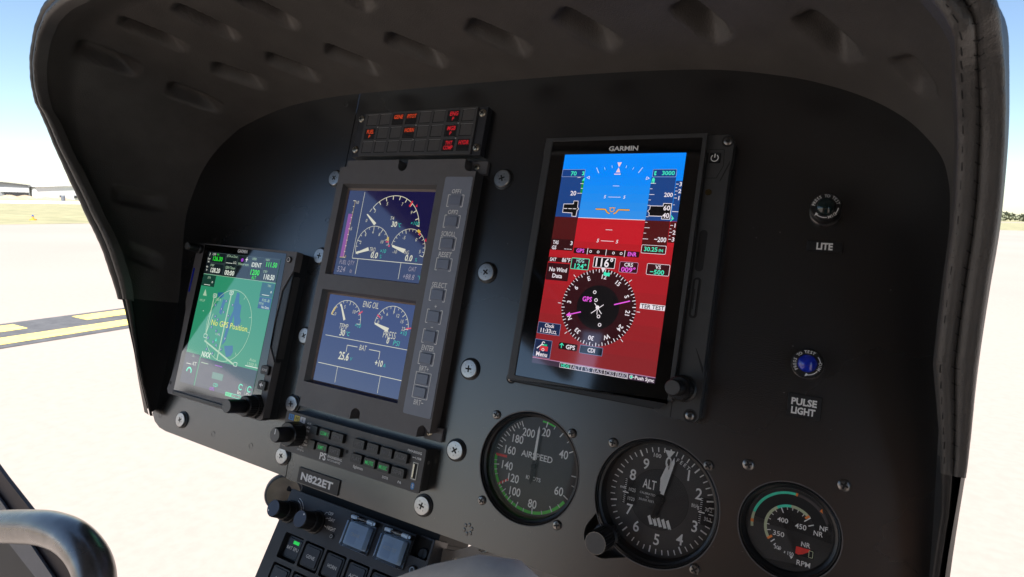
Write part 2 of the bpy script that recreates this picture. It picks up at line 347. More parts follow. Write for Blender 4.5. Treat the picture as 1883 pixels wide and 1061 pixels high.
for u in us:
    row = []
    for j in range(NT + 1):
        p, n = hood(u, j / NT); row.append(p + n * (dent(p) + lip(u, j / NT)))
    grid.append(row)
iL = min(range(NS), key=lambda i: abs(us[i] - 3)); iR = min(range(NS), key=lambda i: abs(us[i] - 29))
def hood_part(name, a, c, m):
    b = MB(); k = NT + 1; b.add([p for r in grid[a:c + 1] for p in r], [(i * k + j, i * k + j + 1, i * k + k + j + 1, i * k + k + j) for i in range(c - a) for j in range(NT)], m); return b.build(name, hd, smooth=180)
hood_part('padded_lining', iL, iR, 'leather'); hood_part('lower_skin', 0, iL, 'skin'); hood_part('lower_skin', iR, NS, 'skin')
b = MB(); rows = []
for i in range(161):
    u = NU * i / 160; k_ = 13 * max(.25, min(1, (crm(HR, u)[2] - 20) / 120))
    for t, f_ in ((-.06, 1), (0, 1), (.3, 1), (.6, 1), (.85, .8), (1.0, 0)):
        p, n = hood(u, t); rows.append(p + n * ((2.5 + (k_ + 6) * (max(0, n.y) ** 3 if u > 15 else 1)) * f_ - 1.5 * (1 - f_)))
n_ = 6; cnt = 161
b.add(rows, [(i * n_ + j, i * n_ + n_ + j, i * n_ + n_ + j + 1, i * n_ + j + 1) for i in range(cnt - 1) for j in range(n_ - 1)], 'skin'); b.build('outer_skin', hd, smooth=180)
# padded edge: flat inner band, seam groove and outer roll, swept along the rim
def band(name, prof, m, u0, u1, step=.06):
    b = MB(); v = []; n = len(prof); us = [u0 + (u1 - u0) * i / int((u1 - u0) / step) for i in range(int((u1 - u0) / step) + 1)]
    for u in us:
        p, nn = hood(u, 1); k = max(.45, min(1, (crm(HR, u)[2] - 10) / 60))
        wob = .35 * math.sin(u * 9.1) + .25 * math.sin(u * 23.7)
        for a, c in prof: v.append(p + nn * ((a - 15) * k) + Vector((0, 0, 1)) * (c * k + wob * .4))
    b.add(v, [(i * n + j, i * n + j + 1, i * n + n + j + 1, i * n + n + j) for i in range(len(us) - 1) for j in range(n - 1)], m)
    return b.build(name, hd, smooth=60)
arcp = lambda cx, cz, rx, rz, a0, a1, k: [(cx + rx * math.cos(rad(a0 + (a1 - a0) * i / k)), cz + rz * math.sin(rad(a0 + (a1 - a0) * i / k))) for i in range(k + 1)]
band('edge_band', [(-.2, -6)] + arcp(3.2, 1.0, 3.6, 3.4, 190, 30, 9) + [(7.0, 1.2)], 'trim', 2.95, 29.1)
band('edge_roll', arcp(11, 1.0, 4.2, 4.6, 185, -70, 12) + [(12.5, -14)], 'trim', 2.95, 29.1)
band('bare_edge', [(-.3, -3)] + arcp(2.2, 0, 2.5, 2.2, 180, 0, 6) + [(4.6, -4)], 'skin', 0, 2.95)
band('bare_edge', [(-.3, -3)] + arcp(3.2, 0, 3.5, 2.4, 180, 0, 6) + [(6.6, -4)], 'skin', 29.1, NU)
b = MB(); bs = MB(); u = 3.0
while u < 29.0:
    r = crm(HR, u); r2 = crm(HR, u + .01); sp = math.dist(r, r2) / .01; k = max(.45, min(1, (r[2] - 10) / 60)); p, nn = hood(u, 1); tg = Vector((r2[0] - r[0], r2[1] - r[1], r2[2] - r[2])).normalized()
    j = random.uniform(-.3, .3); zz = Vector((0, 0, 1))
    a0 = p + nn * (-9.6 * k) + zz * (3.6 * k); a1 = p + nn * (-6.4 * k) + zz * (4.2 * k); b.sweep([a0, p + nn * (-8 * k) + zz * (2.4 * k) + tg * .8, a1 + tg * (1 + j)], .3, 'thread', 6)
    for da, dz in ((1.2, 3.7),):
        q = p + nn * ((da - 15) * k) + zz * (dz * k); bs.sweep([q - zz * .12, q - zz * .12 + tg * 3.6], .26, 'thread', 5)
    u += 7.5 / sp
b.build('seam_stitching', hd); bs.build('edge_stitching', hd)

# ------------------------------------------------------------------ flight display (large right-hand screen)
PX, PY, PZ = 42.8, 104.9, 13.75
pf = thing('flight_display', 'tall portrait flight display showing blue sky over red terrain and a heading rose', 'flight display', 92.5, 22, 0); O = (92.5, 22, 0)
b = MB(*O)
b.prism([(26, 118.5), (158, 118.5), (162.4, 115.5), (162.4, 99), (161.6, 96), (161.6, -38), (162.4, -41), (162.4, -70), (160, -72.8), (144, -72.8), (140, -73), (134, -69), (24, -69.6), (22.4, -68), (24.3, -60), (24.3, 104), (22.4, 107), (22.4, 116)], 0, 10, 'pfdgrey')
b.build('housing', pf, bevel=.9)
b = MB(*O); b.frame([(25, 118.3), (145.6, 118.3), (145.6, -62), (25, -68)], [(31, 115.6), (142.6, 115.6), (142.6, -63.6), (31, -64)], 9.5, 14.4, 'pfdgrey'); b.build('raised_bezel', pf, bevel=.5)
b = MB(*O); b.rect(30.5, -64.2, 143, 116, 13.5, 'glass'); b.build('cover_glass', pf)
b = MB(*O); b.box(26, 134, -69.2, -64.3, 9.9, 11.2, 'matte'); b.poly([(31, -64.2), (142, -63.8), (138, -68.5), (27, -68.2)], 13.0, 'black'); b.build('lower_lip', pf)
b = MB(*O); z = 10.08
b.path([(146.4, 88.2), (154, 88.2), (157.6, 96.9), (156.8, 108)], .45, z, 'matte'); b.path([(146.6, 108.4), (156.8, 108)], .35, z, 'matte')
b.poly([(156.2, 86), (157, 86.5), (161.5, 98), (161.5, 101)], z, 'matte'); b.poly([(155, -25.7), (155.8, -26.5), (161.5, -38), (161.5, -42)], z, 'matte')
b.rect(145.7, -60, 147, 106, z, 'matte'); b.rect(144.6, -72.4, 145.3, -62, z, 'matte'); b.build('trim_grooves', pf)
for (y0, y1, card) in ((24.3, 52.3, 0), (-7, 20.2, 1)):
    b = MB(*O); b.poly(rrect(148, y0, 153.2, y1, 2.5), 10.1, 'matte')
    s_ = b.build('card_slot', pf)
    if card:
        b = MB(*O); b.prism(rrect(149.4, y0 + 1.8, 151.6, y1 - 1.6, .8), 9.9, 10.9, 'pfdgrey'); b.rect(149.6, y0 + 6, 150.2, y1 - 8, 10.95, 'matte'); c_ = b.build('memory_card', s_)
b = MB(*O); b.prism(rrect(147.6, 98.5, 155.2, 105.9, .8), 9.9, 10.7, 'black', inset=.3)
b.arc(151.4, 102, 2.3, 125, 415, .6, 10.78, 'white'); b.line(151.4, 102.2, 151.4, 105, .65, 10.8, 'white'); b.build('power_button', pf, bevel=.2)
b = MB(*O); b.lathe([(2.2, 9.9), (2.2, 10.2), (1.7, 10.25)], 150.2, 78.3, mat('sensor_window', (.05, .035, .012), .2, noise=.2, nscale=400), 20); b.build('light_sensor', pf)
for x, y in ((158.6, 113.9), (157, -69), (26.6, 113.9), (26.6, -66.9)):
    b = MB(*O); b.lathe([(4.2, 10), (4.2, 10.15), (3.1, 10.2)], x, y, 'matte', 20); w = b.build('screw_recess', pf); screw(w, x, y, 9.9, 2.9, O, torx=True)
kn = MB(*O); kn.lathe([(8.9, 9.9), (8.9, 11), (7.6, 11.6), (7.6, 24), (6.9, 25)], 150.6, -52.9, 'black', 60, 2, .035); kn_ = kn.build('outer_knob', pf)
kn = MB(*O); kn.lathe([(4.6, 24.8), (4.6, 26), (4.9, 26.5), (4.9, 40), (4.5, 41), (2.5, 41.5)], 150.6, -52.9, 'black', 48, 2, .03); kn.disc(150.6, -52.9, 4.3, 41.52, mat('grey_knob_face', (.09, .09, .09), .35, noise=.1, nscale=200), 32); kn.build('inner_knob', kn_)
b = MB(*O); b.tb('GARMIN', 76.7, 107.3, 98.7, 110.6, 13.6, 'white', off=.03); b.build('bezel_lettering', pf)
# screen picture
WH = glow(235, 225, 232); CY = glow(70, 232, 190); MG = glow(235, 95, 225); YE = glow(250, 175, 50); BK = glow(10, 9, 12); SKY1 = glow(0, 135, 250); SKY2 = glow(48, 142, 232); RED = glow(190, 28, 40); REDL = glow(140, 30, 38); TB = glow(28, 66, 130); TR = glow(78, 20, 22); DB = glow(20, 45, 95); GRN = glow(20, 140, 60); MAR = glow(62, 14, 20); LIL = glow(175, 130, 165)
class SC(MB):                                    # a screen: x right, y DOWN from its top-left corner
    def set(s, x, y, z): s.sx, s.sy, s.sz = x, y, z; return s
    def X(s, p): return [(s.sx + a, s.sy - c) for a, c in p]
    def R(s, x0, y0, x1, y1, l, m): s.poly(s.X([(x0, y0), (x1, y0), (x1, y1), (x0, y1)]), s.sz + l * .05, m)
    def P(s, pts, l, m): s.poly(s.X(pts), s.sz + l * .05, m)
    def L(s, x0, y0, x1, y1, w, l, m): s.line(s.sx + x0, s.sy - y0, s.sx + x1, s.sy - y1, w, s.sz + l * .05, m)
    def PA(s, pts, w, l, m, closed=False): s.path(s.X(pts), w, s.sz + l * .05, m, closed)
    def T(s, t, x0, y0, x1, y1, l, m, off=.018, shear=0): s.tb(t, s.sx + x0, s.sy - y0, s.sx + x1, s.sy - y1, s.sz + l * .05, m, off, shear)   # baseline-left, cap-right
    def C(s, t, x, y, h, l, m, off=.012, rot=0, sx=1, shear=0): s.tx(t, s.sx + x, s.sy - y, h, s.sz + l * .05, m, off, rot=rot, sx=sx, shear=shear)
    def A(s, x, y, r, a0, a1, w, l, m, ry=None): s.arc(s.sx + x, s.sy - y, r, a0, a1, w, s.sz + l * .05, m, ry=ry)
    def D(s, x, y, r, l, m, n=40): s.disc(s.sx + x, s.sy - y, r, s.sz + l * .05, m, n)
    def B(s, x0, y0, x1, y1, r, l, m, edge=None, w=.35):
        if edge: s.poly(s.X(rrect(x0, y0, x1, y1, r)), s.sz + l * .05, edge); s.poly(s.X(rrect(x0 + w, y0 + w, x1 - w, y1 - w, max(r - w, .1))), s.sz + l * .05 + .03, m)
        else: s.poly(s.X(rrect(x0, y0, x1, y1, r)), s.sz + l * .05, m)
q = SC(*O).set(PX, PY, PZ)
q.R(0, 0, 90.2, 11.5, 0, SKY1)
NB = 6
for i in range(NB):
    y0 = 11.5 + (48.5 - 11.5) * i / NB; k = i / (NB - 1); q.R(0, y0, 90.2, y0 + 37 / NB + .01, 0, glow(int(0 + 50 * k), int(135 + 8 * k), int(250 - 20 * k)))
q.R(0, 48.5, 90.2, 66, 0, RED)
for i in range(8):
    k = i / 7; q.R(0, 66 + 88 * i / 8, 90.2, 66 + 88 * (i + 1) / 8 + .01, 0, glow(int(178 - 45 * k), int(28 + 10 * k), int(38 + 4 * k)))
q.R(0, 153.9, 90.2, 157.9, 0, glow(60, 45, 62)); q.R(0, 153.7, 90.2, 154.2, 1, LIL)
q.L(18.6, 48.4, 68.3, 48.4, .4, 2, WH)
# tapes
q.R(0, 17.5, 18.6, 48.3, 1, TB); q.R(0, 48.3, 18.4, 66, 1, TR); q.R(68.6, 17.5, 85.6, 48.5, 1, TB); q.R(68.4, 48.5, 85.6, 65.8, 1, TR); q.R(85.9, 20, 90.2, 48.6, 1, TB); q.R(85.9, 48.8, 90.2, 63.3, 1, TR)
q.B(.1, 11.6, 18.4, 17.5, .8, 2, glow(22, 62, 130), glow(140, 150, 180), .3); q.B(68.9, 11.7, 85.5, 17.4, .8, 2, glow(22, 62, 130), glow(140, 150, 180), .3)
q.T('70', 7.2, 16.4, 11.9, 13.3, 4, CY); q.T('3000', 75.6, 16, 84.3, 13.1, 4, CY)
q.R(16.3, 13.3, 17.9, 16.2, 4, CY); q.R(16.3, 14.2, 17, 15.4, 5, DB); q.R(70.2, 13.2, 71.6, 16.2, 4, CY); q.R(71, 14.2, 71.6, 15.2, 5, DB)
q.T('20', 9.4, 31.7, 14, 28.4, 3, WH); q.L(14.9, 30, 18.6, 30, .35, 3, WH); q.L(16, 22.6, 18.7, 22.6, .35, 3, WH); q.L(17, 26.3, 18.7, 26.3, .35, 3, WH); q.L(13, 18, 15.5, 17.8, .3, 2, WH)
q.R(17.1, 20.4, 18.8, 29.8, 2, GRN); q.P([(17, 20.4), (18.9, 20.4), (18.9, 18), (18.2, 18.4)], 3, CY)
q.P([(5.2, 38.2), (12.9, 38), (13, 35.7), (16.7, 35.8), (17, 40.6), (18.2, 41.9), (17, 43.2), (16.8, 47.9), (13.1, 47.7), (12.9, 45.3), (5.3, 45.1)], 2, WH)
q.P([(5.6, 38.6), (13.3, 38.4), (13.4, 36.1), (16.4, 36.2), (16.6, 40.8), (17.7, 41.9), (16.6, 43), (16.4, 47.5), (13.5, 47.3), (13.3, 44.9), (5.7, 44.7)], 3, BK)
for i in range(3): q.L(6 + 3.6 * i, 41.9, 8.8 + 3.6 * i, 41.9, .45, 4, WH)
q.P([(42.2, 6.5), (45.5, 6.5), (43.9, 10.2)], 2, glow(240, 205, 215)); q.P([(43.7, 10.3), (42.1, 14), (45.4, 14)], 2, glow(240, 205, 215)); q.R(41.1, 15, 45.9, 15.7, 2, glow(240, 205, 215))
for x0, y0, x1, y1, w in ((26.8, 10.3, 29.2, 14.5, .55), (32.9, 10.1, 33.7, 12, .35), (38.4, 8.8, 38.9, 10.7, .35), (49.4, 8.8, 49.1, 10.8, .35), (54.9, 10.2, 54.2, 12, .35), (61.3, 10.4, 58.7, 14.4, .55)): q.L(x0, y0, x1, y1, w, 2, glow(190, 205, 240))
q.PA([(20.4, 18), (22.4, 16.9), (22.6, 19)], .3, 2, WH, True); q.PA([(64.8, 19.3), (65.3, 17.2), (67.2, 18.4)], .3, 2, WH, True)
q.L(41.4, 24.1, 46.2, 24.1, .3, 2, WH); q.L(39.2, 32.4, 48.4, 32.4, .3, 2, WH); q.C('5', 36.5, 32.3, 2.2, 2, WH, shear=.15); q.C('5', 51, 32.3, 2.2, 2, WH, shear=.15)
q.L(40.9, 56.5, 46, 56.5, .35, 2, WH); q.L(38.6, 64.7, 48.2, 64.7, .35, 2, WH); q.C('5', 36.2, 64.7, 2.5, 2, WH, shear=.15); q.C('5', 50.5, 64.7, 2.5, 2, WH, shear=.15)
for w, l, m in ((1.3, 2, glow(60, 40, 20)), (.8, 3, YE)):
    q.PA([(31.1, 41.6), (38.4, 41.6), (40.2, 43.9), (42, 44.6)], w, l, m); q.PA([(56.3, 41.6), (48.2, 41.6), (46.6, 43.9), (45, 44.6)], w, l, m); q.A(43.5, 41.7, 1.5, 0, 360, w * .55, l, m); q.L(41.2, 40.3, 45.8, 40.3, w * .45, l, m)
for i, y in enumerate((22, 25.9, 30, 33.9, 37.8, 45.9, 49.9, 53.7, 57.6, 61.6)): q.L(68.6, y, 72.3 if y in (22, 30, 53.7, 61.6) else 70.4, y, .35, 2, WH)
q.P([(69, 21.8), (71, 21.8), (71.2, 19), (70.2, 17.8), (69.2, 18.6)], 3, CY); q.R(69.5, 20.6, 70.2, 21.5, 4, TB)
q.T('200', 79.1, 31.5, 85, 28.6, 3, WH); q.T('−200', 76.6, 63.2, 84.8, 60, 3, WH)
box2 = [(70.4, 37.9), (79.2, 37.9), (79.4, 36), (85.3, 36), (85.3, 47.4), (79.4, 47.4), (79.3, 45.5), (70.4, 45.5), (70.4, 43.4), (69, 41.9), (70.4, 40.4)]
q.P(box2, 3, WH); q.P([(70.8, 38.3), (79.6, 38.3), (79.8, 36.4), (84.9, 36.4), (84.9, 47), (79.8, 47), (79.7, 45.1), (70.8, 45.1), (70.8, 43.3), (69.5, 41.9), (70.8, 40.5)], 4, BK)
q.T('60', 79.9, 41, 84.5, 37.7, 5, WH, .02); q.T('40', 79.9, 46.3, 84.5, 43, 5, WH, .02)
for t, y in (('3', 22.4), ('2', 27.3), ('1', 32.2), ('1', 51.4), ('2', 56.2), ('3', 61)): q.C(t, 89.3, y, 2.8, 3, WH, .02); q.L(86.1, y, 88, y, .4, 3, WH)
for y in (24.9, 29.8, 37, 46.4, 53.8, 58.6): q.L(86.1, y, 87.2, y, .35, 3, WH)
q.L(86, 41.7, 90.2, 41.7, .4, 3, WH); q.P([(85.8, 44), (88, 46.6), (85.8, 48.9), (86.2, 47.4), (87, 46.6), (86.2, 45.5)], 4, CY)
q.B(68.6, 65.7, 85.6, 71.7, .8, 2, glow(70, 18, 24), WH, .3); q.T('30.25', 70.6, 70.1, 79.8, 67.2, 4, CY); q.T('IN', 80.8, 70.1, 83.6, 68.2, 4, CY)
q.B(-.0, 65.2, 18.2, 73.5, .8, 2, glow(48, 14, 18)); q.T('TAS', 1.6, 69.2, 6.2, 66.5, 4, WH); q.T('3', 15.6, 69.2, 17.4, 66.4, 4, WH); q.T('GS', 1.4, 73.1, 5, 70.4, 4, WH)
for i in range(3): q.L(11.5 + 2.1 * i, 72.4, 13.2 + 2.1 * i, 72.4, .35, 4, WH)
q.B(19.1, 70.9, 67.8, 75, .6, 2, glow(44, 12, 16)); q.T('GPS', 21.2, 74.2, 27.3, 71.5, 4, MG, .02); q.T('ENR', 59.7, 74.4, 65.9, 71.6, 4, MG, .02)
for x in (29.8, 43.8, 57.4): q.L(x, 70.6, x, 75.3, .4, 4, WH)
for x in (32.2, 37.9, 49.3, 54.9): q.A(x, 73, .75, 0, 360, .4, 4, WH)
q.B(0, 79, 18.3, 82.5, .6, 2, glow(50, 14, 18)); q.T('SAT', 1.4, 82, 6.6, 79.5, 4, WH); q.T('86°F', 11.1, 82.1, 17.7, 79.2, 4, WH)
q.B(18.5, 78.4, 32.4, 86.7, .7, 2, glow(52, 20, 34), CY, .4); q.T('HDG', 22.6, 81.6, 28.4, 79, 4, glow(160, 210, 205)); q.T('124°', 21.6, 86, 30.6, 82.6, 4, CY)
q.B(35.4, 76.5, 51.6, 84.2, .5, 2, BK, WH, .35); q.T('116°', 37.3, 83.3, 50, 77.4, 4, WH, .02)
q.B(54.9, 78.5, 68.1, 86.2, .9, 2, glow(56, 16, 26), glow(180, 140, 170), .3); q.T('CRS', 58.3, 81.8, 64.5, 79.3, 4, WH); q.T('009°', 56.5, 85.6, 66.6, 82.4, 4, MG)
q.B(74.2, 78.4, 89.8, 86.3, .9, 2, glow(56, 16, 24), WH, .3); q.T('VS', 80, 81.9, 83.8, 79.4, 4, WH); q.T('−500', 76.8, 85.6, 86.4, 82.6, 4, CY)
q.B(.2, 83.4, 18, 96.2, .7, 2, glow(52, 16, 22)); q.T('No Wind', 2.2, 89.6, 16.2, 86.6, 4, WH); q.T('Data', 5.4, 94.2, 13.2, 91.2, 4, WH)
# heading rose
cx, cy = 43.6, 112.3; q.D(cx, cy, 27.3, 1, glow(48, 16, 22), 64); q.D(cx, cy, 15.6, 2, glow(16, 14, 18), 48)
for k in range(72):
    hdg = k * 5; a = rad(90 - (hdg - 116)); big = k % 2 == 0; r0, r1 = (24.8 if big else 25.9), 27.3; q.L(cx + r0 * math.cos(a), cy - r0 * math.sin(a), cx + r1 * math.cos(a), cy - r1 * math.sin(a), .5 if big else .36, 3, WH)
    if k % 6 == 0:
        t = {0: 'N', 90: 'E', 180: 'S', 270: 'W'}.get(hdg, str(hdg // 10)); q.C(t, cx + 21.9 * math.cos(a), cy - 21.9 * math.sin(a), 3, 3, WH, .02, rot=math.degrees(a) - 90)
for a in (45, 135, 180, 0, 225, 315):
    a = rad(a); q.L(cx + 28 * math.cos(a), cy - 28 * math.sin(a), cx + 30.4 * math.cos(a), cy - 30.4 * math.sin(a), .4, 3, WH)
q.P([(42, 84.3), (45.2, 84.3), (43.7, 87.6)], 4, WH); q.P([(44.4, 87), (45.4, 86.6), (46.6, 87.8), (47.8, 87), (49, 87.4), (48.9, 89.8), (44.4, 89.4)], 4, CY)
q.L(21.2, 120.4, 31.8, 116.9, .75, 4, MG); q.P([(20.9, 120.5), (23.4, 117.9), (24.4, 121.1)], 4, MG); q.L(55.2, 109.2, 66, 105.5, .8, 4, MG)
for x, y in ((39.9, 101.9), (41.7, 107.4), (45.3, 118.6), (47, 124.3)): q.A(x, y, 1, 0, 360, .5, 4, WH)
q.L(39.5, 117, 47.8, 110, .5, 4, WH); q.L(41, 109.6, 47.2, 116.6, .5, 4, WH); q.L(43.3, 111, 44, 117.5, .45, 4, WH); q.D(43.6, 112.4, 1.4, 4, WH, 10); q.T('GPS', 31.6, 109, 38.6, 105.7, 4, MG, .02)
q.R(73.3, 106.1, 90.2, 109.7, 2, WH); q.T('TER TEST', 74, 109.3, 89.8, 106.6, 3, BK)
for t, x0, y0, x1, y1 in (('c', .3, 127.6, 18.2, 136), ('m', 0, 140.2, 13.6, 153.1), ('d', 35.1, 139.8, 52, 145.6)): q.B(x0, y0, x1, y1, .3, 2, glow(28, 40, 74) if t != 'd' else glow(12, 18, 30), glow(110, 130, 165), .3)
q.T('Clock', 5.8, 130.9, 13.3, 128.4, 4, WH); q.T('11:33', 3, 135, 11.2, 132, 4, WH); q.T('LCL', 11.9, 135, 15.9, 132.9, 4, WH)
q.T('Menu', 2.4, 152.3, 11.2, 149.2, 4, WH); q.R(4.6, 144.8, 11, 148.2, 4, glow(205, 50, 60)); q.R(5.6, 143.3, 10, 144.6, 4, glow(40, 180, 130)); q.L(2.4, 147, 6.4, 143.2, .7, 5, WH); q.A(6.9, 142.8, 1, 20, 300, .5, 5, WH); q.A(7.3, 147.4, .9, 0, 360, .4, 5, WH)
q.B(18.9, 140.2, 33.2, 145, 1, 2, glow(36, 14, 18)); q.L(21.2, 144.2, 21.2, 140.8, .5, 4, CY); q.PA([(19.7, 142.3), (21.2, 140.8), (22.7, 142.3)], .5, 4, CY); q.T('GPS', 24.6, 144.2, 31.6, 141.3, 4, WH, .02); q.T('CDI', 41, 144.1, 46.4, 141.3, 4, WH)
q.B(21.9, 154.4, 71.8, 157.8, .1, 1, glow(34, 26, 38), WH, .3)
for i, t in enumerate(('HDG', 'ALT', 'VS', 'IAS', 'CRS', 'BARO')):
    x = 22.4 + 8.25 * i; q.T(t, x + .9 + (1.2 if len(t) == 2 else 0), 157.3, x + 7 - (1.2 if len(t) == 2 else 0) + (.9 if t == 'BARO' else 0), 155, 4, CY if i == 0 else glow(180, 175, 190))
    if i: q.L(x, 154.7, x, 157.4, .4, 4, WH)
q.D(74.4, 156, .8, 4, CY, 12); q.A(74.2, 156, 1.2, 40, 320, .35, 4, WH); q.L(74.6, 156, 76.4, 156, .45, 4, WH); q.T('Push Sync', 76.8, 157.1, 89.6, 154.8, 4, WH)
q.build('display_screen', pf)

# ------------------------------------------------------------------ engine display (two stacked screens, key strip)
ed = thing('engine_display', 'dark grey engine display with two stacked violet screens and a blue grey key strip', 'engine display', -110.6, -9.3, -7.9, k=1.0197); O = (-104, -10, 0)
FZ = 20.0
s1 = [(-167.6, 73.5), (-66.4, 73.5), (-66.4, -5), (-167.6, -5)]; s2 = [(-166, -23.3), (-66.6, -23.3), (-66.6, -100.6), (-166, -100.6)]
face = [(-179.6, 94.5), (-171.5, 94.5), (-171.5, 100.4), (-111.6, 100.4)] + [(-106.4 + 5 * math.cos(rad(a)), 95.2 + 5 * math.sin(rad(a))) for a in range(180, 361, 20)] + [(-101.2, 100.4), (-42, 100.4)] + [(-37 + 5 * math.cos(rad(a)), 95 + 5 * math.sin(rad(a))) for a in range(180, 271, 18)] + [(-30.2, 90), (-30.2, -119.4)] + [(-37 + 5 * math.cos(rad(a)), -119.5 + 5 * math.sin(rad(a))) for a in range(90, 181, 18)] + [(-42, -124.4), (-101.2, -124.4)] + [(-106.4 + 5 * math.cos(rad(a)), -119.5 + 5 * math.sin(rad(a))) for a in range(0, 181, 20)] + [(-111.6, -124.4), (-171.5, -124.4), (-171.5, -116.5), (-179.6, -116.5)]
def grow(p, d): return [(p[0][0] - d, p[0][1] + d), (p[1][0] + d, p[1][1] + d), (p[2][0] + d, p[2][1] - d), (p[3][0] - d, p[3][1] - d)]
g1 = [(-172.2, 78.2), (-66.2, 78.2), (-66.2, -6), (-172.2, -6)]; g2 = [(-171.6, -19.8), (-65.6, -19.8), (-65.6, -103), (-171.6, -103)]
cut_sheet('front_face', face, [g1[::-1], g2[::-1]], 3, FZ, 'bezel', ed, O)
b = MB(*O); b.box(-178, -31.5, -122, 99, .02, 3.4, 'black'); b.box(-30.1, -25.6, -126, 102, .01, 5, 'black'); b.box(-180.5, -171.6, 94.6, 101.5, .01, 9, 'bezel'); b.box(-41.5, -26, 90.4, 101.6, .01, 11, 'bezel'); b.box(-41.5, -24.4, -125.6, -114.8, .01, 11, 'bezel'); b.box(-180.5, -171.6, -125.6, -116.8, .01, 9, 'bezel'); b.box(-112, -101, 90.4, 101.5, .02, 9, 'black'); b.box(-112, -101, -125.5, -114.6, .02, 9, 'black'); b.build('rear_case', ed, bevel=.5)
for x, y, zz in ((-172.6, 98, 9), (-104.5, 96, 9), (-36, 96.5, 11), (-36.4, -120.2, 11), (-105.2, -119.6, 9), (-174, -120.4, 9)): screw(ed, x, y, zz, 2.7, O, rot=x * 7, m='brass')
for nm, g, s in (('screen_surround', g1, s1), ('screen_surround', g2, s2)):
    b = MB(*O); m = [(p[0] * .4 + r[0] * .6, p[1] * .4 + r[1] * .6) for p, r in zip(g, s)]
    for (A, za), (B, zb), mm in ((((g), FZ - .3), ((m), FZ - 4.2), 'bezelg'), (((m), FZ - 4.2), ((s), FZ - 5.0), 'tan')):
        v = [(x, y, za) for x, y in A] + [(x, y, zb) for x, y in B]; b.add(v, [(i, 4 + i, 4 + (i + 1) % 4, (i + 1) % 4) for i in range(4)], mm)
    b.build(nm, ed, smooth=0)
VB = glow(24, 21, 62); VB2 = glow(24, 30, 86); VW = glow(208, 203, 178); VD = glow(150, 140, 150); VC = glow(50, 180, 160); VR = glow(200, 40, 60); VY = glow(190, 160, 60); VP = glow(128, 52, 130)
def vec(q, t, x0, y0, x1, y1, m=VW, off=-.008): q.T(t, x0, y0, x1, y1, 3, m, off, .12)
def gauge(q, cx, cy, r, a0, a1, n, big, m=VW, w=.42, tl=2.2, ry=None):
    q.A(cx, cy, r, a0, a1, w, 2, m, ry)
    k = (ry or r) / r
    for i in range(n + 1):
        a = rad(a0 + (a1 - a0) * i / n); t = tl * (1.7 if i % big == 0 else 1); q.L(cx + (r - t) * math.cos(a), cy - k * (r - t) * math.sin(a), cx + r * math.cos(a), cy - k * r * math.sin(a), w * (1.2 if i % big == 0 else .9), 2, m)
q = SC(*O).set(-167.6, 73.5, FZ - 5.1); q.R(-.3, -.3, 101.5, 78.8, 0, VB)
q.R(4.3, 22, 9.2, 62.3, 1, VP); q.L(7, 9.6, 9.6, 9.6, .5, 2, VW); q.L(9.6, 9.6, 8.4, 62.3, .35, 2, VY); q.L(4, 62.4, 9.3, 62.4, .5, 2, VY)
for i in range(11): q.L(8, 9.7 + 5.26 * i, 9.6 + (1 if i % 5 == 0 else 0), 9.7 + 5.26 * i, .45, 2, VW)
vec(q, '10', 11.1, 12.5, 14.4, 9.7); vec(q, '5', 10.6, 37.2, 12.4, 34.2); vec(q, '0', 9.9, 63, 11.7, 60.2, VY)
q.L(19, 1.2, 19.2, 62.4, .4, 1, VW); q.L(19.2, 62.4, 101.2, 62.4, .5, 1, VW); q.L(26.3, 62.6, 26.4, 76.6, .4, 1, VW); q.L(75, 62.6, 75.2, 76.8, .4, 1, VW)
q.A(56.2, 35, 31, 8, 140, .55, 2, VW); q.L(84, 29.6, 87.2, 30.4, .6, 2, VW)
for i in range(10):
    a = rad(155 - 14.8 * i)
    if i < 1: continue
    q.L(56.2 + 31 * math.cos(a), 35 - 31 * math.sin(a), 56.2 + 27.5 * math.cos(a), 35 - 27.5 * math.sin(a), .8, 2, VW)
q.A(56.2, 35, 31, 143, 150, .5, 2, VW)
q.P([(26.2, 21.8), (27.4, 21.4), (39.4, 29.4), (37.4, 31.6)], 3, VW); vec(q, '0', 26.6, 28.9, 28.6, 26); vec(q, '3', 34.2, 20, 36.2, 17); vec(q, '5', 46.8, 13, 48.8, 10); vec(q, '7', 63.6, 13, 65.6, 10); vec(q, '9', 75.2, 20, 77.2, 17)
q.P([(72, 12.9), (73.6, 13.8), (75.9, 8.8), (74.6, 8)], 3, VR); q.P([(79.2, 13.2), (81.4, 13.6), (80.6, 10.9)], 3, VR)
vec(q, 'T4', 54.1, 26, 58.6, 22.8, VW); q.T('30', 56.8, 31.8, 63.2, 27.2, 3, VW, .02, .1); q.T('°C', 63.9, 31.8, 67.4, 28.4, 3, VC, 0, .1); vec(q, '×100', 77.5, 29.4, 87, 26.2, VC)
gauge(q, 39.4, 50.6, 18.4, 200, 8, 11, 2); q.P([(22.4, 58.4), (22.6, 57), (35.6, 51.4), (37.2, 54.4)], 3, VW)
for t, x, y in (('2', 25.5, 47.6), ('4', 29.4, 40.6), ('6', 37.7, 37.4), ('8', 45.3, 39.4), ('10', 50, 45.8), ('0', 24.5, 57.2)): q.C(t, x, y, 2.9, 3, VW, -.008, shear=.12, sx=.9)
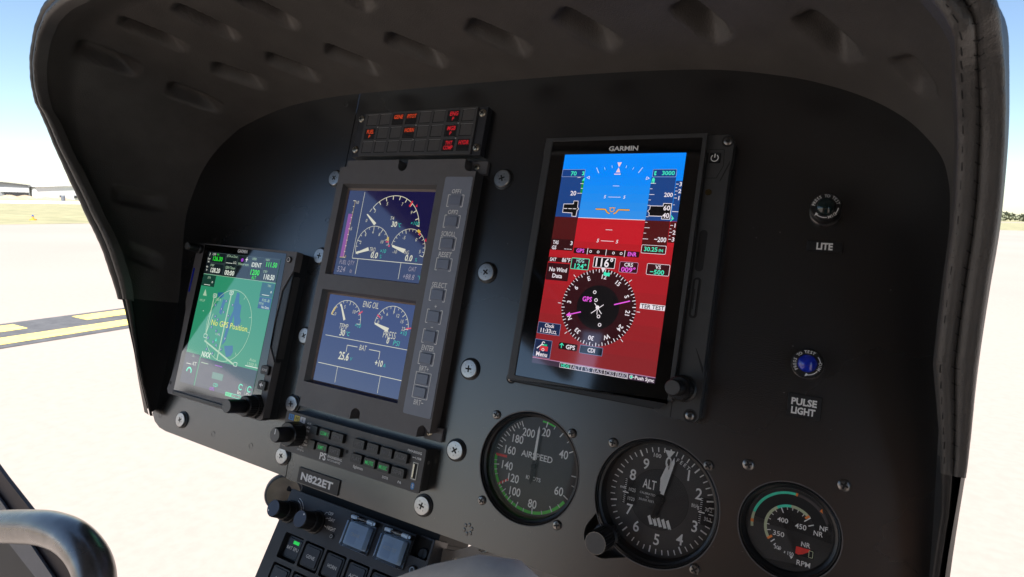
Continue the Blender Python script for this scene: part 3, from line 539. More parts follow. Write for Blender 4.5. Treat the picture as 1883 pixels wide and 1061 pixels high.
vec(q, 'TRQ', 37.4, 55.1, 44.4, 51.3); q.T('0.0', 40, 60.6, 48.5, 55.5, 3, VW, .02, .1); vec(q, '×10', 50, 55.5, 56.6, 52, VC); vec(q, '%', 50.2, 60.4, 52.8, 57.2, VC); q.P([(55, 44.6), (57.4, 44.2), (56.6, 40.8), (54.6, 41.6)], 3, VY); q.R(54.2, 44.8, 57.6, 46, 3, VR); q.P([(57.4, 49.3), (59.4, 49.9), (59.2, 47.3)], 3, VR)
gauge(q, 79.2, 51, 18.2, 170, -16, 15, 5); q.P([(62.2, 48), (62, 49.4), (75.8, 54.2), (77.4, 50.6)], 3, VW)
for t, x, y in (('-5', 73.2, 40.7), ('0', 86.5, 41.8), ('5', 92.5, 51.7), ('-10', 66, 53.6)): q.C(t, x, y, 2.9, 3, VW, -.008, shear=.12, sx=.9)
vec(q, 'NG', 76.9, 55, 81.6, 51.6); q.T('0.0', 78.2, 60.5, 86.4, 55.4, 3, VW, .02, .1); vec(q, '%', 89, 60.5, 91.4, 57.4, VC); q.P([(85.6, 34.6), (86.9, 32.6), (90, 34.6), (88.6, 36.6)], 3, VY); q.P([(87.6, 36), (88.8, 35), (90.4, 37.4), (89, 38.2)], 3, VR); q.P([(95.2, 42.6), (97.6, 43), (96.6, 39.9)], 3, VR)
vec(q, 'FUEL QTY', 5.2, 68.7, 23.2, 64.8, VD); vec(q, '524', 4, 75.8, 14, 70.8, VD); vec(q, 'lb', 19.4, 75.6, 22.2, 72.4, VD); vec(q, 'OAT', 84.2, 69, 92.4, 65, VD); vec(q, '+88.8', 79.6, 76, 92, 71.6, VD); vec(q, '°F', 95, 75.4, 99, 72, VC)
q.build('display_screen', ed)
q = SC(*O).set(-166, -23.3, FZ - 5.1); q.R(-.3, -.3, 99.7, 77.6, 0, VB2)
gauge(q, 23.4, 21.6, 18.0, 166, -4, 12, 3); q.A(23.4, 21.6, 17, 140, 168, 1.4, 3, VY); q.P([(14.7, 7.6), (16, 7.2), (24, 20.4), (21.9, 21.6)], 3, VW); vec(q, '0', 10, 18.3, 11.9, 15.3); vec(q, '5', 19.5, 11, 21.4, 8); vec(q, '10', 30.6, 14.2, 34, 11); q.P([(37.4, 13.4), (38, 14.6), (42, 11.8), (41.4, 10.6)], 3, VR)
vec(q, '×10', 36.2, 25.6, 43, 22, VC); vec(q, 'TEMP', 18.2, 28.9, 28.8, 24.2); q.T('30', 20.4, 34.8, 26.8, 29.5, 3, VW, .02, .1); q.T('°C', 27.8, 34.2, 32, 30.6, 3, VC, 0, .1); vec(q, 'ENG OIL', 40.8, 7.3, 58.6, 2)
gauge(q, 75.4, 21.2, 18.2, 174, 2, 12, 3); q.P([(57.6, 19), (57.6, 20.4), (72.6, 25.2), (73.8, 21.8)], 3, VW)
for t, x, y in (('3', 63.7, 14), ('6', 69.1, 10.4), ('9', 75.6, 8.2), ('12', 80.6, 10.4), ('15', 86, 14.6), ('22', 88.6, 20.4), ('0', 61, 18.2)): q.C(t, x, y, 2.9, 3, VW, -.008, shear=.12, sx=.9)
q.P([(58.8, 11.6), (58.4, 12.8), (62.4, 14.8), (62.8, 13.8)], 3, VR); q.P([(91.4, 19.4), (91.5, 20.6), (96.6, 19.6), (96.5, 18.4)], 3, VR)
vec(q, '×10', 86.4, 25.8, 93.2, 22, VC); vec(q, 'PRESS', 68.8, 30.2, 82.6, 24.4); q.T('0', 73.6, 34.6, 76.6, 29.8, 3, VW, .02, .1); vec(q, 'PSI', 81, 35.2, 87.8, 31, VC)
q.L(4, 36.6, 99.4, 36.9, .45, 1, VW); q.L(2, 61.5, 99.4, 62, .5, 1, VW); vec(q, 'BAT', 46, 44.2, 54, 39.6); q.PA([(43.8, 42), (31.8, 42), (31.9, 47.9)], .5, 2, VW); q.PA([(56.8, 42.2), (68.8, 42.2), (69, 48.8)], .5, 2, VW)
q.T('25.6', 24.2, 55, 36.4, 48.6, 3, VW, .02, .1); vec(q, 'V', 37.8, 54.4, 40.4, 51.4, VC); q.T('+10', 65.6, 54.4, 74.4, 49.4, 3, VW, .02, .1); vec(q, 'A', 75, 54.4, 77.8, 51.2, VC); q.L(25.5, 61.8, 25.8, 75.4, .4, 1, VW); q.L(74.1, 62, 74.2, 76, .4, 1, VW)
q.build('display_screen', ed)
b = MB(*O); b.prism(rrect(-58.4, -108.8, -31.4, 85, 1.6), FZ - .3, FZ + .5, 'strip')
zz = FZ + .58
for t, x0, y0, x1, y1 in (('OFF1', -49.6, 71, -40.7, 74.4), ('OFF2', -49.8, 53.6, -39.8, 57), ('SCROLL', -52.5, 35.2, -38.4, 39), ('RESET', -51.4, 18, -38.7, 22), ('SELECT', -52.7, -7, -37.9, -3), ('+', -46.4, -23.4, -44, -21), ('−', -46.4, -39.4, -44, -38.7), ('ENTER', -51.6, -57.6, -39.4, -53.6), ('BRT+', -50.2, -74, -41, -70), ('BRT−', -49.8, -100.4, -40.4, -96.4)): b.tb(t, x0, y0, x1, y1, zz, 'white', .014, .06)
b.build('key_strip', ed, bevel=.25)
ks = [(-52.2, 69.7, -37, 59.8), (-52, 52.6, -37, 42.4), (-52.2, 34.2, -37.1, 24), (-52.4, 17, -37.4, 7), (-52.7, -7.8, -37.8, -18), (-52.4, -25, -37.8, -35.8), (-52.6, -41, -38.2, -51.8), (-52.3, -58.8, -37.9, -68.8), (-52.3, -75, -37.8, -84.8), (-52.3, -85.4, -37.8, -95.2)]
for i, (x0, y1, x1, y0) in enumerate(ks):
    b = MB(*O); b.prism(rrect(x0 + 1.7, y0 + .9, x1 - 1.7, y1 - .9, .6), FZ + .4, FZ + 1.7, 'key', inset=.5)
    for xx, s_ in ((x0, 1), (x1, -1)):
        b.line(xx, y0, xx, y1, .6, zz, 'white')
        for yy in (y0, y1):
            if i < 8: b.line(xx, yy, xx + 2 * s_, yy, .6, zz + .02, 'white')
    if i >= 8: b.line(x0, y1 if i == 8 else y0, x1, y1 if i == 8 else y0, .42, zz + .02, 'white')
    if i == 9: b.line(x0, y1 + .3, x1, y1 + .3, .42, zz + .02, 'white')
    b.build('key', ed)

# ------------------------------------------------------------------ annunciator panel
an = thing('annunciator_panel', 'black warning annunciator panel of three rows of legends, some lit red and orange', 'annunciator panel', -109, 130, 0); O = (-109, 130, 0)
b = MB(*O); b.box(-182.4, -38, 108.6, 151.4, 0, 7, 'console'); b.build('mounting_plate', an, bevel=.4)
b = MB(*O); b.box(-172.8, -47, 108.9, 151.1, 6.9, 8.6, 'bezelg'); b.build('legend_frame', an, bevel=.5)
OR = mat('legend_orange', (.01, .008, .006), .3, emit=s255(228, 74, 34), estr=SCR * .7); RD = mat('legend_red', (.01, .004, .004), .3, emit=s255(215, 34, 46), estr=SCR * .7)
LEG = {(0, 2): ('GENE', OR), (0, 3): ('PITOT', OR), (0, 6): ('ENG P', RD), (1, 0): ('FUEL P', OR), (1, 3): ('HORN', OR), (1, 6): ('MGB P', RD), (2, 6): ('TWT COMP', RD), (2, 7): ('HYDR', RD)}
CELL = mat('legend_window_grey', (.085, .08, .078), .4, noise=.08, nscale=300); CELLD = mat('legend_window_dark', (.016, .015, .015), .35, noise=.08, nscale=300)
for r in range(3):
    for c in range(8):
        x0 = -168.6 + 15.35 * c; y1 = 148.6 - 13.2 * r; x1 = x0 + 11.6; y0 = y1 - 9.6; L = LEG.get((r, c)); b = MB(*O)
        b.rect(x0 - .9, y0 - .7, x1 + .2, y1 + .5, 8.65, 'matte'); b.rect(x0, y0, x1, y1, 8.7, CELLD if L else CELL); b.line(x0 - .5, y1 + .5, x1 + .3, y1 + .5, .3, 8.8, 'greyprint' if not L else 'dimprint')
        if L:
            w = L[0].split(' ')
            if len(w) == 1: b.tb(w[0], x0 + .6, y1 - 4.6, x1 - .4, y1 - 1, 8.76, L[1], .02, .1)
            elif len(w[1]) == 1: b.tb(w[0], x0 + 1.6, y1 - 4.6, x1 - 1.2, y1 - 1, 8.76, L[1], .02, .1); b.tx(w[1], (x0 + x1) / 2, y1 - 7.4, 3, 8.76, L[1], .02)
            else: b.tb(w[0], x0 + 2, y1 - 4.6, x1 - 2, y1 - 1.2, 8.76, L[1], .02, .1); b.tb(w[1], x0 + .8, y1 - 8.8, x1 - 1, y1 - 5.4, 8.76, L[1], .02, .1)
        o_ = b.build('legend_window', an)
        if L: o_['label'] = ('orange' if L[1] is OR else 'red') + ' lit legend reading ' + L[0]
for x, y in ((-178.4, 146.4), (-178.6, 116), (-42.3, 145.4), (-42.6, 115)): screw(an, x, y, 7, 3.3, O, rot=x * 3, m='brass', h=1.8)
for x in (-155, -110, -64.3):
    for y in (137.8, 124.3): screw(an, x, y, 8.5, 1.3, O, rot=x, h=.5)

# ------------------------------------------------------------------ navigator (left touchscreen)
nv = thing('touchscreen_navigator', 'portrait touchscreen navigator showing a green map with yellow No GPS Position message', 'navigator', -293.7, -62.6, -17.4, k=1.0434); O = (-272, -62, 0)
GX, GY, GZ = -324.1, 1.2, 32.4
b = MB(*O); b.box(-342, -199.5, -143, 9, 0, 31, 'black')
for i in range(26):
    for zz in (25, ):
        y = 2 - 5.2 * i; b.add([(-199.45, y - .55, zz - .55), (-199.45, y + .55, zz - .55), (-199.45, y + .55, zz + .55), (-199.45, y - .55, zz + .55)], [(0, 1, 2, 3)], 'dark_steel')
b.build('body', nv, bevel=1)
b = MB(*O); b.prism([(-343.4, 9.4), (-199.2, 9.4), (-199.2, -8), (-208.4, -27), (-210.2, -77), (-199.2, -92), (-199.2, -141), (-202, -144), (-339, -144), (-342, -140), (-337, -112), (-341, -60), (-344, -52), (-345, 0)], 24, 32, 'bezel'); b.build('front_bezel', nv, bevel=.8)
b = MB(*O); b.prism([(-199.4, -13), (-206.6, -28.5), (-208.4, -76), (-199.4, -88.5)], 22, 29.5, 'bezelg'); b.build('finger_rest', nv, bevel=.5)
b = MB(*O); b.poly([(-333, 8.6), (-212.4, 6.8), (-206.4, -131), (-331, -139)], 32.2, 'glass'); b.build('cover_glass', nv)
b = MB(*O); b.box(-331, -207, -143.2, -139.6, 31.9, 33.4, 'black'); b.build('lower_ledge', nv, bevel=.5)
b = MB(*O); b.prism(rrect(-342.6, -41.6, -340.8, -16.6, .8), 32, 32.6, 'lensblue'); b.build('card_slot', nv)
b = MB(*O); b.lathe([(3, 32), (3, 33), (2.2, 33.4)], -206.8, 1.4, 'black', 24); b.arc(-206.8, 1.4, 1.9, 0, 360, .55, 33.5, 'white'); b.build('photo_cell', nv)
for y, t in ((-99.4, 'HOME'), (-113, '')):
    b = MB(*O); b.prism(rrect(-211.8, y - 4.6, -201.4, y + 4, 1.6), 31.9, 34.6, 'black', inset=.5)
    if t: b.tb(t, -210, y - 1.3, -203.6, y + .9, 34.68, 'white')
    else: b.poly([(-209.4, y), (-206.4, y + 2.2), (-206.4, y - 2.2)], 34.68, 'white'); b.line(-206.4, y, -204.4, y, 1.1, 34.7, 'white')
    b.build('push_button', nv, bevel=.4)
b = MB(*O); b.poly([(-212.6, -117.5), (-211.4, -117.2), (-200.4, -130), (-200.4, -131.6)], 32.06, 'matte'); b.build('bezel_groove', nv)
b = MB(*O); b.lathe([(10.2, 31.8), (10.2, 36), (9.2, 36.4), (9.2, 44), (8.4, 44.6)], -211, -132.6, 'black', 56, 2, .04); k_ = b.build('outer_knob', nv)
b = MB(*O); b.lathe([(5.6, 44.4), (6.0, 45.2), (6.0, 60), (5.5, 61.2), (3, 61.8)], -211, -132.6, 'black', 44, 2, .03); b.disc(-211, -132.6, 5.3, 61.85, mat('grey_knob_face', (.09, .09, .09), .35), 32); b.build('inner_knob', k_)
b = MB(*O); b.lathe([(5, 31.8), (5, 35), (4, 36), (4.2, 37), (4.2, 46), (3.4, 47)], -338.5, 3.2, 'black', 36, 2, .03); b.disc(-338.5, 3.2, 3.5, 47.05, mat('grey_knob_face', (.09, .09, .09), .35), 24); b.build('volume_knob', nv)
b = MB(*O); b.lathe([(1.8, 32), (1.6, 32.1)], -338.8, -133.6, 'matte', 16); b.build('mount_hole', nv)
b = MB(*O); b.tb('GARMIN', -280.6, 3.5, -266.3, 6.6, 32.3, 'white', off=.03); b.build('bezel_lettering', nv)
GG = glow(44, 138, 102); GB = glow(18, 24, 28); GW = glow(222, 228, 215); GL = glow(50, 225, 60); GWA = glow(36, 96, 138); GS = glow(165, 195, 165); GD = glow(22, 58, 48); GE = glow(70, 90, 90); GY_ = glow(222, 222, 90); GM = glow(150, 60, 190); GN = glow(24, 40, 66)  # map green pushed towards teal to carry sky reflected in the glass
q = SC(*O).set(GX, GY, GZ); q.R(-.2, -.4, 106, 131, 0, GG); q.R(-.2, -.4, 106, 22.3, 1, GB); q.L(0, 22.4, 106, 22.6, .35, 2, GS)
for x0, y0, x1, y1 in ((5.8, .2, 28.4, 10.3), (6, 11, 28.4, 21.8), (29.2, .2, 46.4, 21.6), (47.2, .2, 65.6, 10.4), (66.2, .4, 84, 10.8), (84.6, .4, 105.4, 21.8)): q.B(x0, y0, x1, y1, .6, 2, glow(20, 30, 34), GE, .25)
for t, y in (('?', 2.6), ('Com', 6.8), ('Vol', 9.8), ('Psh', 15), ('Sq', 18)): q.C(t, 3, y, 1.7 if t != '?' else 3.4, 3, GW, sx=.8)
q.T('COM', 7.2, 2.9, 12.2, .9, 4, GW, 0); q.T('RX', 14.4, 2.8, 17.4, .9, 4, GL, 0); q.T('126.30', 9.4, 8.2, 24, 4, 4, GL, .02); q.T('STBY', 7.6, 14.1, 13.4, 12, 4, GS, 0); q.T('128.20', 9.4, 20, 24, 15.6, 4, GW, .02)
q.T('ETA at Dest', 30.2, 3.2, 45.6, .9, 4, GS, 0); q.L(30.4, 9, 40, 9, .45, 4, GW); q.T('LCL', 41.2, 9.2, 46, 6.8, 4, GW, 0); q.T('GEN Timer', 31.2, 14.8, 45.6, 12.2, 4, GS, 0); q.T('00:00', 31.4, 20.8, 45.8, 16.2, 4, GW, .02)
q.T('Nearest', 49, 9.6, 64, 7.2, 4, GS, 0); q.D(53.4, 4.6, 1.8, 4, GM, 12); q.L(58, 3.8, 61.4, 3.8, .8, 4, GW); q.L(59.7, 1.6, 59.7, 6, .8, 4, GW)
q.R(48, 11.6, 65.4, 21.4, 2, glow(14, 20, 24)); q.T('XPDR', 67.4, 3.6, 73.6, 1.2, 4, GS, 0); q.T('IDENT', 68.2, 10, 82, 5.8, 4, GW, .01); q.T('1200', 69, 17.6, 81.4, 12.6, 4, GL, .02); q.T('ALT', 71.8, 21.6, 78.2, 18.6, 4, GL, .01)
q.T('NAV', 86.4, 3, 92, .9, 4, GS, 0); q.T('111.50', 88.4, 8.4, 103.2, 4, 4, GL, .02); q.T('STBY', 86.4, 14.2, 92, 12, 4, GS, 0); q.T('110.50', 88.6, 20.3, 103, 15.6, 4, GW, .02)
q.R(0, 23, 20, 34.4, 2, GD); q.T('DTK', 7.6, 26.8, 12.4, 24.6, 3, GS, 0); q.L(4, 33, 13.6, 33, .5, 3, GW); q.A(16, 29.8, .7, 0, 360, .4, 3, GW)
q.R(88, 23.4, 105.6, 36.6, 2, glow(30, 88, 100)); q.T('TRK', 96, 27, 101, 24.8, 3, GS, 0); q.L(91, 34.8, 101, 34.8, .5, 3, GW); q.A(102.6, 31.4, .7, 0, 360, .4, 3, GW); q.R(88.6, 37, 105.6, 47.8, 2, glow(30, 78, 120)); q.T('FIS-B', 93, 41, 103, 38.4, 3, GS, 0); q.T('METAR', 89.4, 44, 96, 42, 3, GS, 0); q.T('No Data', 94, 47.2, 104, 44.8, 3, GW, 0)
q.P([(56, 36), (60, 37), (62, 46), (66, 48), (67, 58), (70, 62), (69, 68), (62, 69), (60, 62), (58, 58), (57, 66), (55, 75), (54, 84), (50, 88), (51, 74), (52, 64), (56, 54), (55, 46)], 1, GWA); q.P([(28, 39), (37, 38), (38, 42), (34, 44), (29, 43)], 1, GWA); q.P([(54, 88), (66, 86), (68, 92), (66, 96), (60, 98), (56, 92)], 1, GWA); q.P([(38, 44), (42, 46), (40, 60), (36, 58)], 1, GWA)
q.A(53.4, 68.4, 32, 0, 360, .5, 3, GS, 34.2)
for a in (20, 60, 95, -5, -50, -75, -110, -150): q.L(53.4 + 32 * math.cos(rad(a)), 68.4 - 34.2 * math.sin(rad(a)), 53.4 + 28.6 * math.cos(rad(a)), 68.4 - 30.6 * math.sin(rad(a)), .5, 3, GS)
q.L(48.2, 38.5, 48, 102, 1.5, 2, GS); q.L(23.8, 44, 23.5, 84, 1.3, 2, GS); q.L(23.6, 87, 72, 102.6, 1.6, 2, GS); q.L(23.6, 80, 28, 60, .8, 2, GS)
for x, y in ((48, 37.4), (24.6, 42.4), (23.6, 82.4), (75, 102.3)): q.B(x - 2.6, y - 1.9, x + 2.6, y + 1.9, .9, 3, GG, GW, .45)
q.T('18R', 46.4, 38.4, 49.6, 36.4, 4, GW, 0); q.T('18L', 23, 43.4, 26.2, 41.4, 4, GW, 0); q.T('1300 ft', 27, 47, 35, 44.6, 4, GS, 0)
rn = random.Random(8)
for i in range(20):
    x = [44.5, 51.8, 30, 38][i % 4] + rn.uniform(-2, 2); y = 46 + 2.7 * i; q.B(x - 1.3, y - 1.3, x + 1.3, y + 1.3, .5, 3, glow(24, 70, 130)); q.C('ABCEGK'[i % 6], x, y, 1.6, 5, GW, 0)
q.T('No GPS Position', 28.4, 71, 81.2, 65.6, 5, GY_, .0); q.T('NXX', 24.4, 102.2, 38, 97.4, 4, GW, .02); q.T('Auto', 93, 96.2, 101.6, 93.4, 4, GS, 0); q.T('1500 ft', 91.4, 100.2, 104, 97.4, 4, GS, 0); q.L(88.8, 101.2, 106, 101, .6, 4, GW); q.T('KSRQ', 38, 79.6, 45, 77.6, 4, GS, 0); q.P([(40.5, 82), (41.6, 85.4), (39.6, 85.4)], 4, CY)
q.P([(8, 37.4), (12, 44), (6, 44)], 3, GS); q.T('MSG UP', 3, 50, 11, 47.8, 3, GS, 0); q.D(12, 59, .5, 3, GW, 8)
q.R(0, 101.4, 22, 131, 2, GN); q.R(23.6, 103.4, 106, 131, 2, glow(26, 40, 66)); q.T('GS', 10.6, 104.6, 13.6, 102.6, 3, GS, 0); q.L(4, 112, 12, 112, .5, 3, GW); q.T('KT', 14, 112.6, 19.4, 109.2, 3, GW, 0); q.A(10.5, 119, 3.4, -20, 190, 1.4, 3, CY); q.L(26, 108, 37, 108, .6, 3, GS); q.L(47, 107.4, 58, 107.6, .7, 3, GM)
q.T('CDI', 50.6, 126.8, 57, 123.6, 4, CY, 0); q.T('GPS', 46.4, 131, 53.4, 128, 4, GM, .01); q.R(70, 128.6, 78.4, 132, 3, glow(50, 205, 140)); q.R(78.4, 128.6, 92, 132, 3, CY); q.R(78.8, 129, 91.6, 131.6, 4, GN); q.T('VLOC', 71, 131.2, 77.4, 129.4, 4, GB, 0); q.T('ENR 1.00', 79.6, 131.2, 91, 129.4, 5, GS, 0); q.T('In', 86.2, 127.8, 90.4, 124.4, 4, GW, 0); q.T('Out', 98, 128, 105, 124.4, 4, GW, 0); q.A(89, 121, 2.4, 30, 320, .9, 4, CY); q.A(101, 121, 2.4, 30, 320, .9, 4, CY); q.R(96, 119, 96.3, 130, 3, GS); q.R(46, 114, 62, 120, 3, glow(60, 120, 110)); q.L(24, 128, 106, 128, .3, 3, GE)
q.build('display_screen', nv)

# ------------------------------------------------------------------ audio panel
au = thing('audio_panel', 'slim black audio panel with rubber push buttons, usb port and volume knob', 'audio panel', -114, -149.4, -9.5, k=1.0238); O = (-106, -147, 0)
b = MB(*O); b.box(-181.6, -30.4, -163.6, -131.4, 0, 20, 'black'); b.build('case', au, bevel=.5)
b = MB(*O); b.prism(rrect(-182.4, -164.2, -29, -130.8, 1.6), 19.8, 22, 'bezelg'); z = 22.08
for x0, m, t in ((-178.8, mat('badge_blue', (.05, .25, .6), .5), 'U'), (-171.6, mat('badge_yellow', (.6, .48, .05), .5), 'M'), (-164.6, mat('badge_white', (.7, .7, .72), .5), 'I')): b.poly(rrect(x0, -138, x0 + 6.4, -132.8, .8), z, m); b.tx(t, x0 + 3.2, -135.4, 3.2, z + .06, 'matte', 0)
for t, y in (('AUX', -136.6), ('MUS', -140), ('TW', -143.2), ('ISO', -148.3), ('ALL', -151.6), ('CRW', -154.8)): b.tx(t, -153, y, 1.7, z, 'white', .01, sx=.9)
b.tx('PUSH', -157.2, -157.6, 1.5, z, 'white', 0); b.tx('OFF/EMG', -157.3, -160, 1.5, z, 'white', 0, sx=.9)
b.tb('PS', -134.2, -162, -127, -156.4, z, 'white', .03); b.tb('ENGINEERING', -125.2, -158.9, -109.4, -157, z, 'white', .01); b.tb('INCORPORATED', -125.2, -161.4, -110.4, -159.8, z, 'white', 0); b.tb('flightmate', -96.6, -160.4, -86, -158.2, z, 'white', .01); b.tb('PMA8000G', -45.8, -136, -32.4, -134.2, z, 'white', .01); b.tb('USB', -37.6, -140, -32, -138.4, z, 'white', .01); b.line(-40.4, -139.2, -38.2, -139.2, .5, z, 'white'); b.tb('DSTR', -65.6, -161.2, -59.6, -159.4, z, 'white', .01); b.tb('PA', -50, -161.2, -46.6, -159.4, z, 'white', .01)
b.poly(rrect(-37.4, -162.6, -34.2, -157.4, 1.5), z, mat('badge_blue', (.05, .25, .6), .5)); b.path([(-36.6, -158.8), (-35, -160.6), (-35.8, -161.6), (-35.8, -158.2), (-35, -159.2), (-36.6, -161)], .25, z + .05, 'white'); b.disc(-105.6, -149.8, 1.5, z, 'matte', 16)
b.build('faceplate', au, bevel=.4)
b = MB(*O); b.lathe([(10.4, 21.9), (10.4, 33), (9.6, 33.8)], -164.4, -147.6, 'black', 48, 2, .03); k_ = b.build('outer_knob', au)
b = MB(*O); b.lathe([(6.4, 33.6), (6.4, 45), (5.6, 46.4)], -164.4, -147.6, 'black', 40, 2, .03); b.disc(-164.4, -147.6, 5.4, 46.45, mat('grey_knob_face', (.09, .09, .09), .35), 24); b.line(-164.4, -147, -164.4, -142.6, .8, 46.5, 'white'); b.build('inner_knob', k_)
KG = mat('key_green_lit', (.01, .02, .01), .4, emit=s255(30, 150, 75), estr=SCR * .9)
for t, x0, x1, y1, g in (('', -147.2, -139.4, -136.3, 0), ('COM 1', -137.2, -124.6, -136.6, 1), ('COM 2', -123.2, -109.6, -136.6, 0), ('', -147.4, -139.2, -148.3, 0), ('XMT 1', -137.2, -124.7, -148.3, 1), ('XMT 2', -123.2, -109.8, -148.3, 0), ('HRTF', -98.6, -86.5, -136.8, 0), ('NAV 1', -84, -71.9, -137, 0), ('NAV 2', -70, -57.7, -137.2, 0), ('AUX', -55.9, -42.8, -137.5, 0), ('PLAY', -98.6, -86.4, -148.4, 0), ('MUTE', -84.4, -72.3, -148.6, 1), ('MUSIC', -70, -57.9, -148.8, 1), ('SPR', -56, -43.2, -149, 0)):
    b = MB(*O); b.prism(rrect(x0, y1 - 7.7, x1, y1, 1), 21.9, 25.2, 'black', inset=.4)
    if t: b.tb(t, x0 + 1.9, y1 - 5.2, x1 - 1.9, y1 - 2.3, 25.3, KG if g else 'dimprint', .015)
    b.build('push_button', au, bevel=.35)
b = MB(*O); b.box(-38.6, -33.6, -155.2, -142.4, 21.9, 22.4, 'dark_steel'); b.box(-37.9, -34.3, -154.4, -143.2, 22.3, 22.45, 'matte'); b.box(-37.7, -36.6, -153.8, -143.8, 22.3, 22.9, 'brass'); b.build('usb_port', au)
for zz in (5, 14):
    b = MB(*O); b.add([(-30.35, -150 + 1.6 * math.cos(2 * math.pi * i / 12) + (zz - 9) * 1.6, zz + 1.6 * math.sin(2 * math.pi * i / 12)) for i in range(12)], [tuple(range(12))], 'dark_steel'); b.build('side_screw', au)

# ------------------------------------------------------------------ registration plate and placards
def plate(name, label, x0, y0, x1, y1, rows, group=None):
    cx, cy = (x0 + x1) / 2, (y0 + y1) / 2; t = thing(name, label, 'placard', cx, cy, 0, group); b = MB(cx, cy, 0); b.box(x0, x1, y0, y1, .02, 1.3, 'placard'); b.build('backing', t, bevel=.25)
    b = MB(cx, cy, 0)
    for s, a, c, d, e in rows: b.tb(s, a, c, d, e, 1.36, 'white', .04)
    b.build('lettering', t); return t
plate('registration_plate', 'black plate with white registration letters N822ET below the audio panel', -175.6, -193.6, -125.6, -180.4, [('N822ET', -171.4, -190.4, -132.6, -184.4)])
plate('label_placard', 'small black placard lettered LITE under the dark lamp', 212, 44.3, 231.6, 50.8, [('LITE', 217.4, 45.6, 226.4, 49.6)])
plate('label_placard', 'black placard lettered PULSE LIGHT under the blue lamp', 211.2, -58.2, 229.6, -44.4, [('PULSE', 213.2, -50.8, 227, -47), ('LIGHT', 213.6, -56.2, 226.6, -52.4)])
def lamp(label, x, y, lens, a0):
    t = thing('press_to_test_lamp', label, 'indicator lamp', x, y, 0, 'press to test lamps at the right of the panel'); o = (x, y, 0)
    b = MB(*o); b.lathe([(9, 0), (9, 3), (8.6, 3.4)], x, y, 'dark_steel', 40); b.build('retaining_ring', t)
    b = MB(*o); b.lathe([(8.7, 3.2), (8.7, 11.4), (8.1, 12), (5.3, 12)], x, y, 'black', 60, 2, .02)
    b.atx('PRESS TO TEST', x, y, 6.8, a0, 12.5, 1.7, 12.12, 'white', .01); b.arc(x, y, 6.8, a0 - 175, a0 - 205, .5, 12.12, 'white'); b.arc(x, y, 6.8, a0 - 250, a0 - 300, .5, 12.12, 'white'); b.atx('DIM', x, y, 6.8, a0 - 212, 13, 1.7, 12.12, 'white', .01)
    g = rad(a0 - 304); hx, hy = x + 6.8 * math.cos(g), y + 6.8 * math.sin(g); b.poly([(hx - .9, hy - .9), (hx + 1.2, hy), (hx - .2, hy + 1.2)], 12.14, 'white'); b.build('dimmer_cap', t)
    b = MB(*o); b.lathe([(5.3, 12.0), (5.3, 12.6), (4.6, 14), (3, 15), (1.2, 15.4)], x, y, lens, 36); b.build('lens', t)
lamp('unlit dark press to test lamp above the LITE placard', 220.4, 69.7, 'lensgreen', 170); lamp('blue press to test lamp above the PULSE LIGHT placard', 219.8, -25.9, 'lensblue', 215)

# ------------------------------------------------------------------ round gauges
def gauge_body(t, x, y, R, zd, hole, o):
    b = MB(*o); b.lathe([(hole + 2, -3.4), (hole - .6, -2.2), (hole - .9, -1.2), (hole - 1.6, -1.0), (hole - 2.2, -2.4), (hole - 3.6, -3.2), (R + 1.2, zd + 1.4), (R + .9, zd - .4)], x, y, 'black', 96, cap=False); b.build('bezel', t)
    b = MB(*o); b.lathe([(hole + .35, -.1), (hole + .2, .25), (hole - .35, .2), (hole - .45, -.4)], x, y, 'bezel', 96, cap=False); b.build('rim', t)
    b = MB(*o); b.disc(x, y, R + .6, -5.5, 'clear', 64); b.build('glass', t)
    b = MB(*o); b.lathe([(R + 2, zd - .2), (R + 2, -60), (R - 3, -62)], x, y, 'matte', 48); b.build('case', t)
def P(x, y, r, a): return (x + r * math.cos(rad(a)), y + r * math.sin(rad(a)))
x, y = 46.3, -128.8; O = (x, y, 0); g = thing('airspeed_indicator', 'round airspeed indicator dial with green arc, leftmost of the gauges', 'gauge', x, y, 0)
gauge_body(g, x, y, 35.6, -12, 40.4, O); b = MB(*O); z = -12; b.disc(x, y, 36, z, 'dial', 72); z1 = z + .06
b.arc(x, y, 33.6, 88, 69, 1.3, z1, 'dialgreen'); b.arc(x, y, 33.4, -35, -182.5, 2.2, z1, 'dialgreen'); b.line(*P(x, y, 34, 69.5), *P(x, y, 31.5, 69.5), .5, z1 + .05, 'white')
TK = [(81, 1), (56.5, 1), (44, 0), (31, 1), (0, 1), (-12, 0), (-29.5, 1), (-44, 0), (-56, 1), (-70, 0), (-83.5, 1), (-96, 0), (-107, 1), (-114, 0), (-121, 1), (-127, 0), (-133.5, 1), (-139, 0), (-145, 0), (-157, 0), (-163, 0), (-169.5, 1), (-175, 0), (169, 0), (164.5, 1), (159, 0), (154.5, 1), (149, 0), (144.5, 1), (139, 0), (134, 1), (130, 0), (125.5, 1), (121.5, 0), (118, 1)]
for a, big in TK: b.line(*P(x, y, 34.4, a), *P(x, y, 30 if big else 31.8, a), .8 if big else .62, z1 + .06, 'white')
for t, dx, dy in (('200', -8.9, 22.9), ('180', -17, 16.4), ('160', -22, 6.9), ('140', -22.4, -4.8), ('120', -15.6, -12.8), ('100', -12.6, -22), ('80', 3, -27), ('60', 22.2, -12.8), ('40', 21.6, 13.4), ('20', 5.2, 26)): b.tx(t, x + dx, y + dy, 5.8, z1 + .1, 'white', .014, sx=.84, res=4)
b.tb('AIRSPEED', x - 12.4, y + 5, x + 13.6, y + 9.4, z1, 'white', .014, res=4); b.tb('KNOTS', x - 5.4, y - 10.5, x + 6.6, y - 7.8, z1, 'white', .014, res=4)
